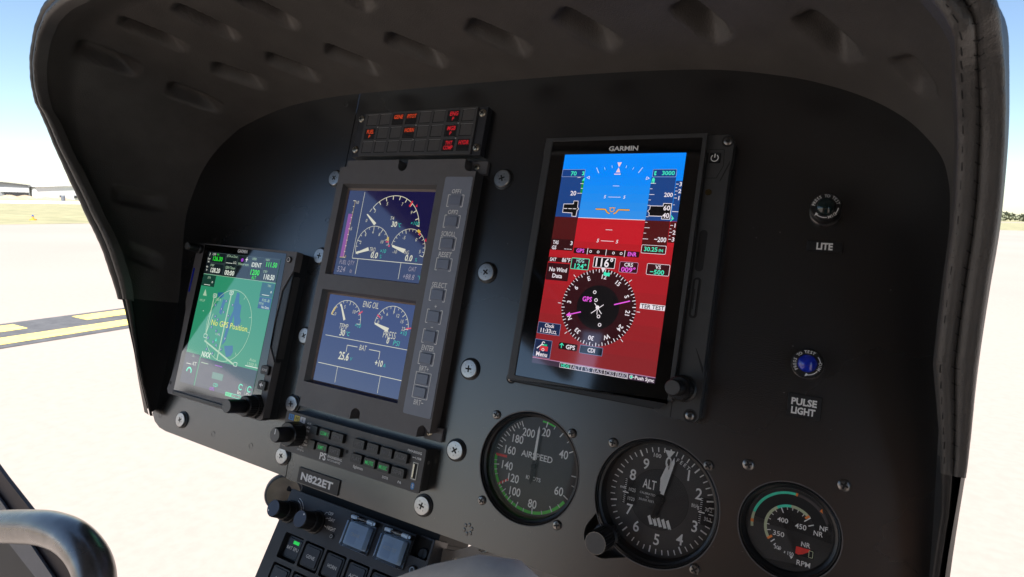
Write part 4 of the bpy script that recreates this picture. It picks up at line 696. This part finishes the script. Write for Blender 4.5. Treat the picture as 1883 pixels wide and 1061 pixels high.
b.line(*P(x, y, 33.6, 177.5), *P(x, y, 24, 176), 1.9, z1 + .12, 'dialred'); b.line(*P(x, y, 34, 215.5), *P(x, y, 24.6, 216.5), 1.5, z1 + .12, 'dialred')
for k in range(3): b.line(*P(x, y, 26.4 + 3 * k, 215), *P(x, y, 27.4 + 3 * k, 218), .9, z1 + .16, 'white')
b.build('dial', g)
b = MB(*O); zz = z + 2.6; b.poly([(x - 1.1, y + 4.6), (x + 1.1, y + 4.6), (x + 1.15, y + 26.5), (x + .2, y + 30), (x - .6, y + 26.5)], zz, 'white'); b.poly([(x - 1, y + 4.6), (x + 1, y + 4.6), (x + 1.6, y - 10), (x, y - 13.5), (x - 1.6, y - 10)], zz, 'matte'); b.lathe([(1.8, z), (1.8, zz + .5), (1.2, zz + .8)], x, y, 'matte', 20); b.build('needle', g)
for a, c in ((14.2, -96.6), (76.6, -97.6), (75.8, -161.6), (13.6, -160.8)): screw(g, a, c, 0, 3.4, O, rot=a * 5, h=1.8)
x, y = 139.8, -129; O = (x, y, 0); g = thing('altimeter', 'round altimeter dial numbered 0 to 9 with knurled setting knob, middle gauge', 'gauge', x, y, 0)
gauge_body(g, x, y, 36, -13, 41, O); b = MB(*O); z = -13; z1 = z + .06; b.disc(x, y, 37, z, 'dial', 72); b.disc(x, y, 19.4, z + .03, mat('dial_centre', (.024, .024, .025), .5, noise=.1, nscale=200), 56); b.arc(x, y, 19.5, 0, 360, .3, z1, 'matte', 72)
for k in range(50):
    a = 85.2 - 7.2 * k; big = k % 5 == 0; b.line(*P(x + 1, y - .4, 34.6, a), *P(x + 1, y - .4, 30.2 if big else 31.4, a), 1.0 if big else .7, z1, 'white')
for t, dx, dy in zip('0123456789', (3.2, 17.2, 25, 24.9, 16.7, 1.9, -12.6, -18.8, -19.6, -11.6), (25.3, 20.1, 9.9, -10.8, -21.4, -25.8, -21.1, -11.5, 11.7, 20.9)): b.tx(t, x + dx, y + dy, 6.8, z1 + .04, 'white', .014, sx=.9, res=4)
b.tb('ALT', x - 12, y + 5.2, x - 3, y + 11, z1, 'white', .014, res=4); b.tb('CALIBRATED', x - 13.3, y + 1, x - 2.6, y + 2.4, z1, 'white'); b.tb('TO', x - 9, y - 1.2, x - 6.8, y, z1, 'white'); b.tb('20,000 FEET', x - 13.4, y - 3.4, x - 2.7, y - 2, z1, 'white'); b.tb('100', x - 7.3, y + 26.8, x - 2.2, y + 29.4, z1, 'white', .01); b.atx('FEET', x, y, 29.4, 72, 5.2, 2.4, z1, 'white', .01)
b.poly([(x - .2, y + 33), (x + 6.6, y + 33.2), (x + 3.1, y + 27.6)], z1 + .05, 'white')
for sx, t1, t2, tl, a in ((-1, '1025', '1020', 'mb', -23), (1, '30.2', '30.3', 'IN.Hg', 28)):
    cx = x + (-19.6 if sx < 0 else 31.2); b.rect(cx - 5.2, y - 8.6, cx + 5.2, y + 8.6, z + .03, 'matte')
    for k in range(13): b.line(cx - 4.6, y - 7.8 + 1.3 * k, cx - 3.2, y - 7.8 + 1.3 * k, .35, z1, 'white')
    b.tx(t1, cx + 1, y + 1.6, 2.3, z1, 'white', 0, sx=.8); b.tx(t2, cx + 1, y - 4.4, 2.3, z1, 'white', 0, sx=.8); b.tb(tl, *((x - 27.2, y + 1.2, x - 23.4, y + 3) if sx < 0 else (x + 21.4, y + .8, x + 26.2, y + 3.2)), z1, 'white', .01); b.line(x + a - 2, y - 1, x + a + 2, y - 1, .8, z1, 'white')
for k in range(5):
    s_ = -6 + 3.1 * k; b.poly([(x + s_, y - 12.6), (x + s_ + 1.6, y - 11.4), (x + s_ + 4.2, y - 17), (x + s_ + 2.2, y - 17.6)], z1, 'white')
b.build('dial', g)
b = MB(*O); zz = z + 2; b.poly([(x + .2, y + 6), (x + 1.6, y + 5), (x + 4.4, y + 20), (x + 3, y + 25), (x - .4, y + 14)], zz, 'white'); b.build('short_needle', g)
b = MB(*O); zz = z + 3; b.poly([(x + 1, y + 4.4), (x + 3.4, y + 4), (x + 7.8, y + 26), (x + 7.2, y + 29.6), (x + 5.6, y + 26)], zz, 'white'); b.poly([(x + 1, y + 4.4), (x + 3.2, y + 4), (x - .6, y - 13), (x - 3, y - 12)], zz, 'matte'); b.disc(107, -162, 26, -15, 'black'); b.lathe([(3.2, z), (3.2, zz + .4), (2, zz + .9)], x + .4, y, 'matte', 24); b.build('long_needle', g)
b = MB(*O); b.lathe([(9, -8), (9, -2), (7.4, -1), (7.4, 17), (7.0, 18)], 110.2, -160.2, 'black', 52, 2, .05); b.disc(110.2, -160.2, 6.6, 18.05, mat('grey_knob_face', (.09, .09, .09), .35), 32); b.arc(110.2, -160.2, 6.8, 0, 360, .35, 18.1, 'dark_steel', 40); b.build('setting_knob', g)
for a, c in ((107.2, -97.5), (170.4, -98), (170, -162)): screw(g, a, c, 0, 3.4, O, rot=a * 5, h=1.8)
x, y = 219.2, -124.5; O = (x, y, 0); g = thing('rotor_tachometer', 'small round rotor tachometer with teal and sage arcs, rightmost gauge', 'gauge', x, y, 0)
gauge_body(g, x, y, 22.6, -5.5, 28, O); b = MB(*O); z = -5.5; z1 = z + .06; X, Y = x + .6, y - .2; b.disc(x, y, 25, z, 'dial', 72)
b.arc(X, Y, 21, 176, 190, 1.5, z1, 'sage'); b.arc(X, Y, 21, 86, 166, 1.5, z1, 'teal'); b.arc(X, Y, 21, 166, 178, 1.5, z1 + .03, 'sage'); b.arc(X, Y, 21, 178, 183, 1.7, z1 + .05, 'orange'); b.arc(X, Y, 21, 83.5, 86.5, 1.9, z1 + .05, 'orange'); b.arc(X, Y, 20.9, 83, 24, 1.6, z1, mat('dial_grey', (.07, .06, .06), .5)); b.arc(X, Y, 16.9, 172, 14, 6.4, z1 + .02, 'matte')
b.poly([P(X, Y, 20.6, 45), P(X, Y, 22.6, 46), P(X, Y, 21.2, 40)], z1 + .08, 'orange')
b.arc(X, Y, 13.4, 92, 126, 1.6, z1 + .06, 'teal'); b.arc(X, Y, 13.4, 126, 216, 1.6, z1 + .06, 'sage'); b.arc(X, Y, 13.4, 92, 44, 1.6, z1 + .06, 'sage'); b.line(*P(X, Y, 14.2, 216), *P(X, Y, 11, 214), 1.3, z1 + .08, 'orange'); b.line(*P(X, Y, 14, 47), *P(X, Y, 11.4, 49), 1.3, z1 + .08, 'orange')
for a, r0, r1, w in ((196, 10.6, 12.6, .5), (180, 11.2, 12.6, .4), (164, 11.2, 12.6, .4), (148, 11.2, 12.6, .4), (134, 11.4, 12.6, .4), (117, 9.6, 12.6, .6), (102, 11.2, 12.6, .4), (88, 11.2, 12.6, .4), (74, 11.2, 12.6, .4), (58, 11, 12.6, .4), (43, 9.8, 14, .6), (26, 10.6, 13.6, .6), (226, 10.8, 13.6, .6), (236, 12, 13.6, .6), (250, 12.8, 14, .6), (264, 13, 14.2, .6)): b.line(*P(X, Y, r0, a), *P(X, Y, r1, a), w, z1 + .1, 'white')
for t, x0, y0, x1, y1 in (('400', -6.6, 2.8, -.8, 5.4), ('450', 3.2, 1.6, 9.2, 4.4), ('350', -8.2, -5.6, -2, -2.9), ('300', -6.7, -13.2, -2.9, -11.3), ('150', .8, -14.8, 4, -12.8), ('NF', 16, 3.8, 20.2, 6.4), ('NR', 13.2, .2, 18, 2.9), ('NR', 7.4, -7.8, 12.2, -5.2), ('RPM', 6, -18.8, 13.2, -16)): b.tb(t, x + x0, y + y0, x + x1, y + y1, z1 + .12, 'white', .01, res=4)
b.rect(x + 4.9, y - 13.4, x + 14.5, y - 8.5, z1 + .06, 'matte'); b.poly([(x + 4.9, y - 8.6), (x + 4.9, y - 12.6), (x + 6.4, y - 13), (x + 8.6, y - 12.2), (x + 11.6, y - 10.2), (x + 12.6, y - 8.6)], z1 + .1, 'dialred'); b.path([(x + 11.9, y - 12.9), (x + 13.9, y - 12.9), (x + 13.9, y - 9.2), (x + 11.9, y - 9.2)], .35, z1 + .14, 'sage', True); b.poly([(x + 2, y - 15), (x + 3.9, y - 15), (x + 3, y - 16.6)], z1 + .1, 'white')
b.build('dial', g)

# ------------------------------------------------------------------ switch console below the panel
ca = rad(17); CM = Matrix(((1, 0, 0), (0, math.cos(ca), math.sin(ca)), (0, -math.sin(ca), math.cos(ca)))).to_4x4()
co = thing('switch_console', 'black switch console with two knobs, clear guarded blue buttons and square keys', 'switch console', -180.5, -201.3, 0, rot=Matrix.Rotation(-ca, 4, 'X'))
outer = [(0, 0), (141, 0), (141, -15), (159, -15), (159, -140), (0, -140)]
wells = []
for r in range(4):
    for c in range(5): wells.append((13.3 + 24.8 * c, -33.6 - 24.4 * r))
holes = [rrect(x0, y0 - 20.6, x0 + 22.4, y0, 1.6)[::-1] for x0, y0 in wells]
cut_sheet('faceplate', outer, holes, -6, 0, 'console', co)
b = MB(); b.box(1, 158, -139, -1, -70, -6.2, 'matte'); b.build('chassis', co)
b = MB(); b.box(3, 157, -10, 8.5, -60, -9, 'matte'); b.build('rear_pedestal', co)
TXT = ['BAT EPU', 'GENE', 'HORN', 'A/COL', 'P/HEAT', 'AVI', 'STROBE', 'L/LIGHT', 'PITOT', 'DEMIST']
for i, (x0, y0) in enumerate(wells):
    d = 3.6 if i == 0 else 0; b = MB(); X0, X1, Y0, Y1 = x0 + 1, x0 + 21.4, y0 - 19.6, y0 - 1
    b.prism(rrect(X0, Y0, X1, Y1, 2), -6.1, -.6 - d, 'black', inset=.8); b.prism(rrect(X0 + 2.6, Y0 + 2, X1 - 2.2, Y1 - 2, 1.2), -1 - d, .2 - d, 'keycap', inset=.3)
    zz = .27 - d
    if i < len(TXT):
        w = min(13.4, 2.4 * len(TXT[i])); b.tb(TXT[i], (X0 + X1) / 2 - w / 2, Y0 + 7.6, (X0 + X1) / 2 + w / 2, Y0 + 10.2, zz, 'white', 0)
    if i == 0:
        lamp_m = mat('key_bar_green', (.01, .03, .01), .3, emit=s255(40, 230, 90), estr=SCR)
        for k in range(4): b.line(X0 + 8.6, Y1 - 3.8 - .65 * k, X0 + 15.4, Y1 - 3.8 - .65 * k, .45, zz, lamp_m)
    o_ = b.build('push_key', co, bevel=.3)
    if i == 0: o_['label'] = 'pressed key lettered BAT EPU with a lit green bar'
for x0, t in ((77, 'CRANK'), (113, 'ACCU TST')):
    b = MB(); b.prism(rrect(x0, -27.4, x0 + 27, -4.6, 1.2), .02, 1.2, 'console'); b.prism(rrect(x0 + 2.6, -25, x0 + 24, -6.4, 1.4), 1, 6.6, 'bluepad_sheen', inset=.8); b.poly(rrect(x0 + 5.4, -22.6, x0 + 15, -12, 1), 6.65, mat('guard_blue_sheen_dark', (.52, .7, .92), .5)); w = 9.6 if t == 'CRANK' else 13; b.tb(t, x0 + 11.6 - w / 2 + 1.4, -17, x0 + 11.6 + w / 2 + 1.4, -14.4, 6.75, 'white', 0); k_ = b.build('guarded_button', co, bevel=.2)  # pad and patch blues include the painted sky sheen
    b = MB(); b.prism(rrect(x0 + .3, -27.2, x0 + 26.7, -4.8, 1.6), 1.3, 8.4, 'acrylic', inset=1.2); b.build('clear_guard', k_, bevel=.5)
    b = MB()
    for a, c in ((x0 + 2, x0 + 8), (x0 + 11, x0 + 16), (x0 + 19, x0 + 25)): b.sweep([(a, -3.2, 5), (c, -3.2, 5)], 1.7, 'bluepad_sheen' if a != x0 + 11 else 'acrylic', 12)
    b.sweep([(x0, -3.2, 5), (x0 + 26.5, -3.2, 5)], .7, 'steel', 8); b.box(x0 - .5, x0 + 1, -5, -1.4, .02, 6, 'black'); b.box(x0 + 25.6, x0 + 27.4, -5, -1.4, .02, 6, 'black'); b.disc(x0 + 26.5, -3.2, 1.2, 6.1, 'steel', 12); b.build('hinge', k_)
for x0, name in ((8, 'dimmer_knob'), (40.6, 'mode_knob')):
    b = MB(); b.lathe([(9.6, 0), (9.6, 1.6), (8.6, 2), (8.2, 8), (7.2, 8.6), (7.2, 19.5), (6.6, 20.4)], x0, -18, 'black', 48, 3, .03); b.disc(x0, -18, 6.5, 20.45, mat('knob_face_blue', (.05, .055, .085), .3, noise=.1, nscale=200), 32)
    b.disc(*P(x0, -18, 5, 215 if x0 < 10 else 60), .8, 20.5, 'white', 12); b.build(name, co)
b = MB(); z = .06; b.arc(10, -18, 13, 78, 20, .5, z, 'white'); b.arc(10, -18, 10.8, 78, 20, .5, z, 'white'); b.line(*P(10, -18, 10.6, 20), *P(10, -18, 13.2, 20), .5, z, 'white')
for t, x0, y0, x1, y1 in (('OFF', 49.8, -9.2, 55.4, -6.6), ('DAY', 53, -13.4, 59.4, -10.8), ('NIGHT', 54.4, -20, 63.6, -17.2)): b.tb(t, x0, y0, x1, y1, z, 'white', .01)
b.path([(49, -8), (47.6, -8), (46.4, -10.4)], .4, z, 'white'); b.path([(52.4, -12), (50.6, -12), (49.4, -12.8)], .4, z, 'white'); b.path([(53.8, -18.8), (51.4, -18.4), (50.6, -18)], .4, z, 'white'); b.build('panel_lettering', co)
b = MB(); b.lathe([(2.3, .02), (2.3, .8), (1.4, .9)], 62.4, -23.7, 'black', 20); b.arc(62.4, -23.7, 1.2, 0, 360, .5, 1, 'greyprint'); b.build('socket', co)
b = MB(); b.box(141.2, 158.8, -24, 1, -22, -7, 'console'); b.box(157.6, 160, -24, 1.4, -8, 1.2, 'console'); b.build('mounting_flange', co, bevel=.6)
b = MB(); b.lathe([(4.6, -7), (4.6, -5), (3.8, -4.2)], 149.4, -11.6, 'black', 28); b.line(149.4, -8.4, 149.4, -14.8, 1, -4.1, 'matte'); b.build('slotted_fastener', co)
b = MB(); b.lathe([(3.4, .02), (3.4, 1.4), (2.6, 2)], 148.6, -24, 'black', 24); b.arc(148.6, -24, 1.9, 0, 360, .7, 2.1, 'dark_steel'); b.build('hex_screw', co)

# ------------------------------------------------------------------ bits around the console
t = thing('map_light', 'round dark map light with cream reflector left of the switch console', 'lamp', -196, -211, -6, rot=Matrix.Rotation(rad(-10), 4, 'X') @ Matrix.Rotation(rad(48), 4, 'Y'))
b = MB(); b.lathe([(11, -26), (16, -20), (16.5, -4), (15.8, -2.6), (14.6, -2.6)], 0, 0, 'beamgrey', 44, cap=False); b.lathe([(14.6, -2.6), (14, -3.2), (10, -7), (3, -10)], 0, 0, 'tanlamp', 44); b.build('lamp_housing', t)
b = MB(); b.box(2, 26, 2, 16, -22, -8, 'console'); b.build('clip_bracket', t, bevel=1.2)
b = MB(); b.sweep([(10, 14, 2), (14, 10, 3), (14, 4, 3), (18, 0, 2)], .6, 'steel', 8); b.build('wire_spring', t)
t = thing('support_bracket', 'brown grey sheet metal bracket with three round holes beneath the panel', 'bracket', 0, -210, -14)
bo = [(-32, -9), (-27, -1.5), (-20, .6), (-12, 1.4), (-5, 5), (4, 10.5), (14, 13.5), (60, 13), (130, 14), (130, -60), (-40, -60)]
cut_sheet('bracket_sheet', bo, [circ(-22.6, -13, 2.5, 24)[::-1], circ(-9.2, -4.9, 2.5, 24)[::-1], circ(3.8, -1.3, 2.5, 24)[::-1]], -1.6, 0, 'bracket', t)
for x, y in ((-22.6, -13), (-9.2, -4.9), (3.8, -1.3)):
    b = MB(); b.lathe([(2.45, -8), (2.45, -1.2), (2.1, -.5)], x + .4, y + .2, 'dark_steel', 20); b.build('rivet_plug', t)
b = MB(); b.sweep([(11, 13, 1), (12, 9.5, 2), (15, 8.6, 2.4), (18, 10.6, 2), (19, 14, 1)], .7, 'brass', 8); b.box(10, 20, 11.4, 14, -1, 1.8, 'steel'); b.build('wire_clip', t)
# foreground grip
t = thing('control_grip', 'pale grey control grip with red button, blurred in the foreground', 'control grip', 130, -122.2, 205)
b = MB()
pts = [(-90, -72, 4), (-60, -51, 3), (-36, -34.5, 2), (-16, -22.5, 1), (0, -15.6, 0), (11, -13.2, 0), (18, -14.2, 0), (22.5, -17.5, 0), (24, -20, 0)]
b.sweep(pts, [14, 15, 15, 15.6, 16.4, 16, 13, 7, 1.5], 'grip', 28); b.build('handle', t, smooth=180)
b = MB(); b.lathe([(4.4, 0), (4.4, 3), (3.4, 4.2), (1.5, 4.8)], 0, 0, 'redcap', 24); o_ = b.build('trigger_button', t, smooth=50); o_.location = (-.034, -.0255, .0125)
b = MB(); b.sweep([(-22, -20, 15.4), (-12, -16, 16.2)], 1.6, 'steel', 10); b.build('metal_catch', t)
# bent tube and door frame, lower left
t = thing('tube_handle', 'bent grey metal tube handle at the lower left corner of the cockpit', 'handle', -270, -235, 150)
cl = [(-108.7, -28.5), (-60, -14.8), (-22.5, -4.4), (1.7, 1.7), (18.7, 4.4), (34.4, 5.6), (47.7, 4.8), (60.1, 2.2), (70, -1.8), (77.1, -7.1), (82, -14.3), (86, -24), (91.3, -46), (97, -90)]
cl = [crm(cl, (len(cl) - 1) * k / 60) for k in range(61)]
b = MB(); b.sweep([(x, y, 0) for x, y in cl], 12.4, 'tube', 40); b.build('bent_tube', t, smooth=60)
t = thing('door_sill', 'dark cockpit door sill beams running down behind the bent tube handle', 'door frame', -440, -300, 60)
def strip(pts, z0, z1, m, nm):
    b = MB(-440, -300, 60); b.prism(pts, z0, z1, m); b.build(nm, t, bevel=2)
strip([(-570, -246), (-510.6, -262.8), (-336, -307.2), (-250, -329), (-272, -372), (-362, -345), (-508, -303), (-572, -285)], 71, 76, 'beambrown', 'sill_beam')
strip([(-555, -270), (-498.7, -283.4), (-352.6, -325.4), (-262, -351), (-270, -372), (-376.8, -334), (-462.8, -315.7), (-548, -292)], 76.5, 80, 'beamgrey', 'kick_strip')
strip([(-552, -294), (-462.8, -315.4), (-376.8, -333.6), (-270, -371), (-300, -470), (-640, -470), (-640, -300)], 68, 74, 'beam', 'sill_panel')
strip([(-386, -293.6), (-300, -314.8), (-303, -318), (-388, -297)], 76.2, 78.5, 'beamgrey', 'seal_strip')

# ------------------------------------------------------------------ cabin round the pilot (behind the camera: shades and is mirrored in the panel)
cb = bpy.data.objects.new('helicopter_cabin', None); COL.objects.link(cb); cb.location = (0, -1, .5); tag(cb, 'dark helicopter cabin of roof, brown rear bulkhead and seat behind the pilot', 'helicopter cabin')
def cbox(nm, x0, x1, y0, y1, z0, z1, m):
    b = MB(0, -1000, 500); b.box(x0 * 1000, x1 * 1000, y0 * 1000, y1 * 1000, z0 * 1000, z1 * 1000, m); b.build(nm, cb, bevel=12)
cbox('roof', -.72, .95, -1.95, -.1, 2.2, 2.26, 'headliner'); cbox('rear_bulkhead', -.6, .95, -1.95, -1.88, 1.75, 2.195, 'interior'); cbox('lower_bulkhead', -.6, .95, -1.945, -1.87, .48, 1.745, 'brown'); cbox('side_wall', .9, .95, -.95, -.1, .48, 2.195, 'interior'); cbox('cabin_floor', -.7, .95, -1.95, -.62, .4, .475, 'interior')
cbox('door_header', -.76, -.7, -1.95, -.3, 1.97, 2.195, 'interior')
cbox('seat_base', .02, .5, -1.25, -.78, .48, .82, 'interior'); cbox('seat_back', .02, .5, -1.4, -1.26, .6, 1.45, 'interior')

# ------------------------------------------------------------------ outside
CW = PM @ (CAM * .001); CX, CY = CW.x, CW.y
def gmat(name, c1, c2, scale, detail=8, rough=.9, extra=None):
    m = bpy.data.materials.new(name); m.use_nodes = True; n = m.node_tree.nodes; l = m.node_tree.links; p = n['Principled BSDF']; p.inputs['Roughness'].default_value = rough
    tc = n.new('ShaderNodeTexCoord'); t = n.new('ShaderNodeTexNoise'); t.inputs['Scale'].default_value = scale; t.inputs['Detail'].default_value = detail; t.inputs['Roughness'].default_value = .65; l.new(tc.outputs['Object'], t.inputs['Vector'])
    r = n.new('ShaderNodeValToRGB'); r.color_ramp.elements[0].position = .35; r.color_ramp.elements[1].position = .65; r.color_ramp.elements[0].color = (*c1, 1); r.color_ramp.elements[1].color = (*c2, 1); l.new(t.outputs[0], r.inputs[0]); out = r.outputs[0]
    if extra:
        t2 = n.new('ShaderNodeTexNoise'); t2.inputs['Scale'].default_value = extra; t2.inputs['Detail'].default_value = 4; l.new(tc.outputs['Object'], t2.inputs['Vector'])
        mp = n.new('ShaderNodeMapRange'); mp.inputs[1].default_value = .3; mp.inputs[2].default_value = .7; mp.inputs[3].default_value = .94; mp.inputs[4].default_value = 1.05; l.new(t2.outputs[0], mp.inputs[0])
        v = n.new('ShaderNodeVectorMath'); v.operation = 'SCALE'; l.new(out, v.inputs[0]); l.new(mp.outputs[0], v.inputs['Scale']); out = v.outputs[0]
    l.new(out, p.inputs['Base Color']); return m
def sheet(name, pts, z, m):
    b = MB(); b.poly([(x, y) for x, y in pts], z, m); return tag(b.build(name, None, smooth=0, scale=1), kind='structure')
CONC = gmat('apron_concrete', (.262, .219, .191), (.288, .242, .211), 14, extra=.12)
GRASS = gmat('dry_grass', (.17, .165, .085), (.29, .265, .15), .5, extra=.06)
PALE = gmat('pale_taxiway', (.5, .48, .44), (.58, .56, .52), .3)
YEL = gmat('yellow_paint', (.62, .46, .12), (.72, .55, .17), 6); BLK = gmat('black_paint', (.055, .055, .06), (.085, .085, .09), 7)
sheet('ground', [(-3000, -600), (1500, -600), (1500, 3500), (-3000, 3500)], 0, CONC)
sheet('grass', [(CX - 136, CY + 2), (CX - 39.3, CY + 2), (CX - 39.3, 1600), (CX - 136, 1600)], .006, GRASS)
sheet('grass', [(CX - 275, CY + 2), (CX - 215, CY + 2), (CX - 215, 1600), (CX - 275, 1600)], .006, GRASS)
sheet('grass', [(CX - 30, 95), (CX + 900, 80), (CX + 900, 230), (CX - 30, 230)], .006, GRASS)
sheet('grass', [(CX - 100, 262), (CX + 900, 262), (CX + 900, 1600), (CX - 100, 1600)], .008, GRASS)
sheet('taxiway', [(CX - 213, -400), (CX - 138, -400), (CX - 138, 1600), (CX - 213, 1600)], .012, PALE)
mk = lambda x: CX + x
sheet('taxiway_marking', [(mk(-9.0), CY - 30), (mk(-7.55), CY - 30), (mk(-7.55), CY + 60), (mk(-9.0), CY + 60)], .006, BLK)
sheet('taxiway_marking', [(mk(-8.1), CY - 30), (mk(-7.72), CY - 30), (mk(-7.72), CY + 60), (mk(-8.1), CY + 60)], .010, YEL)
for k in range(-4, 9):
    y0 = CY + 3.55 + 1.3 * k - (.0 if k else 0); sheet('taxiway_marking', [(mk(-8.85), y0 + .32), (mk(-8.45), y0 + .32), (mk(-8.45), y0 + .98), (mk(-8.85), y0 + .98)], .010, YEL)
WHS = gmat('white_metal_siding', (.6, .6, .6), (.68, .68, .67), 2); GRS = gmat('grey_metal_siding', (.3, .31, .32), (.36, .37, .38), 2); ROOFM = gmat('dark_roof_metal', (.12, .12, .13), (.17, .17, .18), 2); DARK = gmat('hangar_gloom', (.03, .03, .035), (.05, .05, .055), 1); DIRT = gmat('bare_dirt', (.28, .2, .13), (.4, .31, .21), .8, extra=.2)
def hangar(label, y0, y1, x, h, wall, doors):
    t = bpy.data.objects.new('hangar', None); COL.objects.link(t); t.location = (x, (y0 + y1) / 2, 0); tag(t, label, 'hangar', 'hangars beyond the airfield grass'); o = (x, (y0 + y1) / 2, 0); d = 40; ym = (y0 + y1) / 2
    b = MB(*o); n = 10
    prof = [(y0, 0), (y1, 0)] + [(y1 + (y0 - y1) * i / n, h + 1.1 * math.sin(math.pi * i / n)) for i in range(n + 1)]
    b.add([(x, a, c) for a, c in prof] + [(x - d, a, c) for a, c in prof], [tuple(range(len(prof))), tuple(range(len(prof), 2 * len(prof)))[::-1]] + [(i, (i + 1) % len(prof), len(prof) + (i + 1) % len(prof), len(prof) + i) for i in range(len(prof))], wall); b.build('wall', t, scale=1)
    b = MB(*o); v = []
    for i in range(n + 1):
        a = y1 + .5 + (y0 - y1 - 1) * i / n; c = h + .05 + 1.1 * math.sin(math.pi * i / n); v += [(x + .5, a, c), (x - d - .5, a, c), (x + .5, a, c + .3), (x - d - .5, a, c + .3)]
    b.add(v, [f for i in range(n) for f in ((4 * i + 2, 4 * i + 6, 4 * i + 7, 4 * i + 3), (4 * i, 4 * i + 1, 4 * i + 5, 4 * i + 4), (4 * i, 4 * i + 4, 4 * i + 6, 4 * i + 2))], ROOFM if wall is GRS else wall); b.build('roof', t, scale=1)
    for a0, a1, c0, c1, m, nm in doors:
        b = MB(*o); b.box(x + .05, x + .3, a0, a1, c0, c1, m); b.build(nm, t, scale=1)
HX = CX - 272
hangar('grey hangar with dark roof and half open white door, leftmost of the hangars', CY + 80, CY + 108.6, HX, 5.0, GRS, [(CY + 100.6, CY + 108, 0, 2.6, DARK, 'door'), (CY + 99.5, CY + 108.2, 2.6, 4.3, WHS, 'door_panel')])
hangar('long white hangar with small windows right of the grey hangar', CY + 109.4, CY + 150, HX + 3, 4.6, WHS, [(CY + 117 + 5 * k, CY + 118 + 5 * k, .8, 1.8, DARK, 'window') for k in range(5)])
added_hangar = bpy.data.objects.new('hangar', None); COL.objects.link(added_hangar); added_hangar.location = (CX - 50, CY - 36, 0); added_hangar.rotation_euler = (0, 0, rad(-14)); tag(added_hangar, 'white hangar with dark open door standing behind the helicopter', 'hangar', 'hangars beyond the airfield grass')  # out of view, added to put a white reflection in the navigator glass
b = MB(); pr_ = [(-11, 0), (11, 0), (11, 5.4), (4, 6.6), (-2, 6.2), (-11, 5.2)]
b.add([(0, a, c) for a, c in pr_] + [(-16, a, c) for a, c in pr_], [tuple(range(6)), tuple(range(6, 12))[::-1]] + [(i, 6 + i, 6 + (i + 1) % 6, (i + 1) % 6) for i in range(6)], mat('added_hangar_white', (.8, .8, .8), .6, noise=.05, nscale=1)); b.build('wall', added_hangar, scale=1)
b = MB(); b.box(.02, .3, -3, 2.4, 0, 3.6, DARK); b.build('door', added_hangar, scale=1)
b = MB(); rn = random.Random(4); N = 30; v = []
for i in range(N + 1):
    for j in range(9):
        y = CY + 84 + 34 * i / N; q = math.sin(math.pi * j / 8); hgt = 1.9 * q * math.sin(math.pi * i / N) ** .6 * (.55 + .45 * math.sin(i * .9) * math.sin(i * .37 + 1)) + rn.uniform(-.1, .1) * q; v.append((HX + 20 - 2 * j, y, max(hgt, -.05) if 0 < j < 8 else -.05))
b.add(v, [(i * 9 + j, i * 9 + 9 + j, i * 9 + 10 + j, i * 9 + j + 1) for i in range(N) for j in range(8)], DIRT); o_ = b.build('dirt_mound', None, scale=1); tag(o_, 'long low mound of bare dirt in front of the hangars', 'dirt mound')
LIGHTM = mat('edge_light_blue', (.02, .05, .3), .3); ORM = mat('edge_light_orange', (.6, .25, .02), .5)
t = bpy.data.objects.new('taxiway_light', None); COL.objects.link(t); t.location = (CX - 45.5, CY + 18.2, 0); tag(t, 'small blue topped taxiway edge light on an orange base in the grass', 'taxiway light')
b = MB(); b.lathe([(.2, .0), (.18, .08), (.07, .11), (.04, .24)], 0, 0, ORM, 16); b.build('base', t, scale=1); b = MB(); b.lathe([(.045, .24), (.055, .26), (.05, .31), (.02, .34)], 0, 0, LIGHTM, 16); b.build('lens', t, scale=1)
t = bpy.data.objects.new('barrel', None); COL.objects.link(t); t.location = (CX - 214, CY + 94, 0); tag(t, 'dark grey barrel standing beside the far pale taxiway', 'barrel')
b = MB(); b.lathe([(.55, 0), (.55, .5), (.6, .55), (.55, .6), (.55, 1.3), (.6, 1.35), (.55, 1.4), (.5, 1.75)], 0, 0, mat('barrel_grey', (.12, .13, .15), .5), 20); b.build('drum', t, scale=1)
LEAF = gmat('tree_foliage', (.13, .14, .085), (.21, .22, .15), .6)  # leaf colour lightened to stand in for distance haze
b = MB(); rn = random.Random(11)
def crown(x, y, h, w):
    for k in range(130):
        u, v_, r = rn.uniform(0, 6.283), rn.uniform(-1, 1), rn.uniform(.35, 1) ** .5; s_ = (1 - v_ * v_) ** .5
        p = Vector((x + w * r * s_ * math.cos(u), y + w * r * s_ * math.sin(u), h * .55 + h * .45 * r * v_)); n = Vector((rn.uniform(-1, 1), rn.uniform(-1, 1), rn.uniform(-.2, 1))).normalized(); a = n.orthogonal().normalized(); c = n.cross(a); z = rn.uniform(.35, .8)
        b.add([p + (a * e + c * f_) * z for e, f_ in ((-1, -.6), (.9, -.8), (1.1, .7), (-.7, .9))], [(0, 1, 2, 3)], LEAF)
for k in range(170): crown(CX + rn.uniform(10, 260), CY + rn.uniform(300, 345), rn.uniform(2.6, 4), rn.uniform(2.6, 4.4))
for k in range(0): crown(CX - rn.uniform(320, 335), CY + rn.uniform(120, 190), rn.uniform(5.5, 7.5), rn.uniform(2.6, 4))
tag(b.build('far_trees', None, smooth=0, scale=1), 'low line of green trees on the far edge of the airfield', 'trees', kind='stuff')
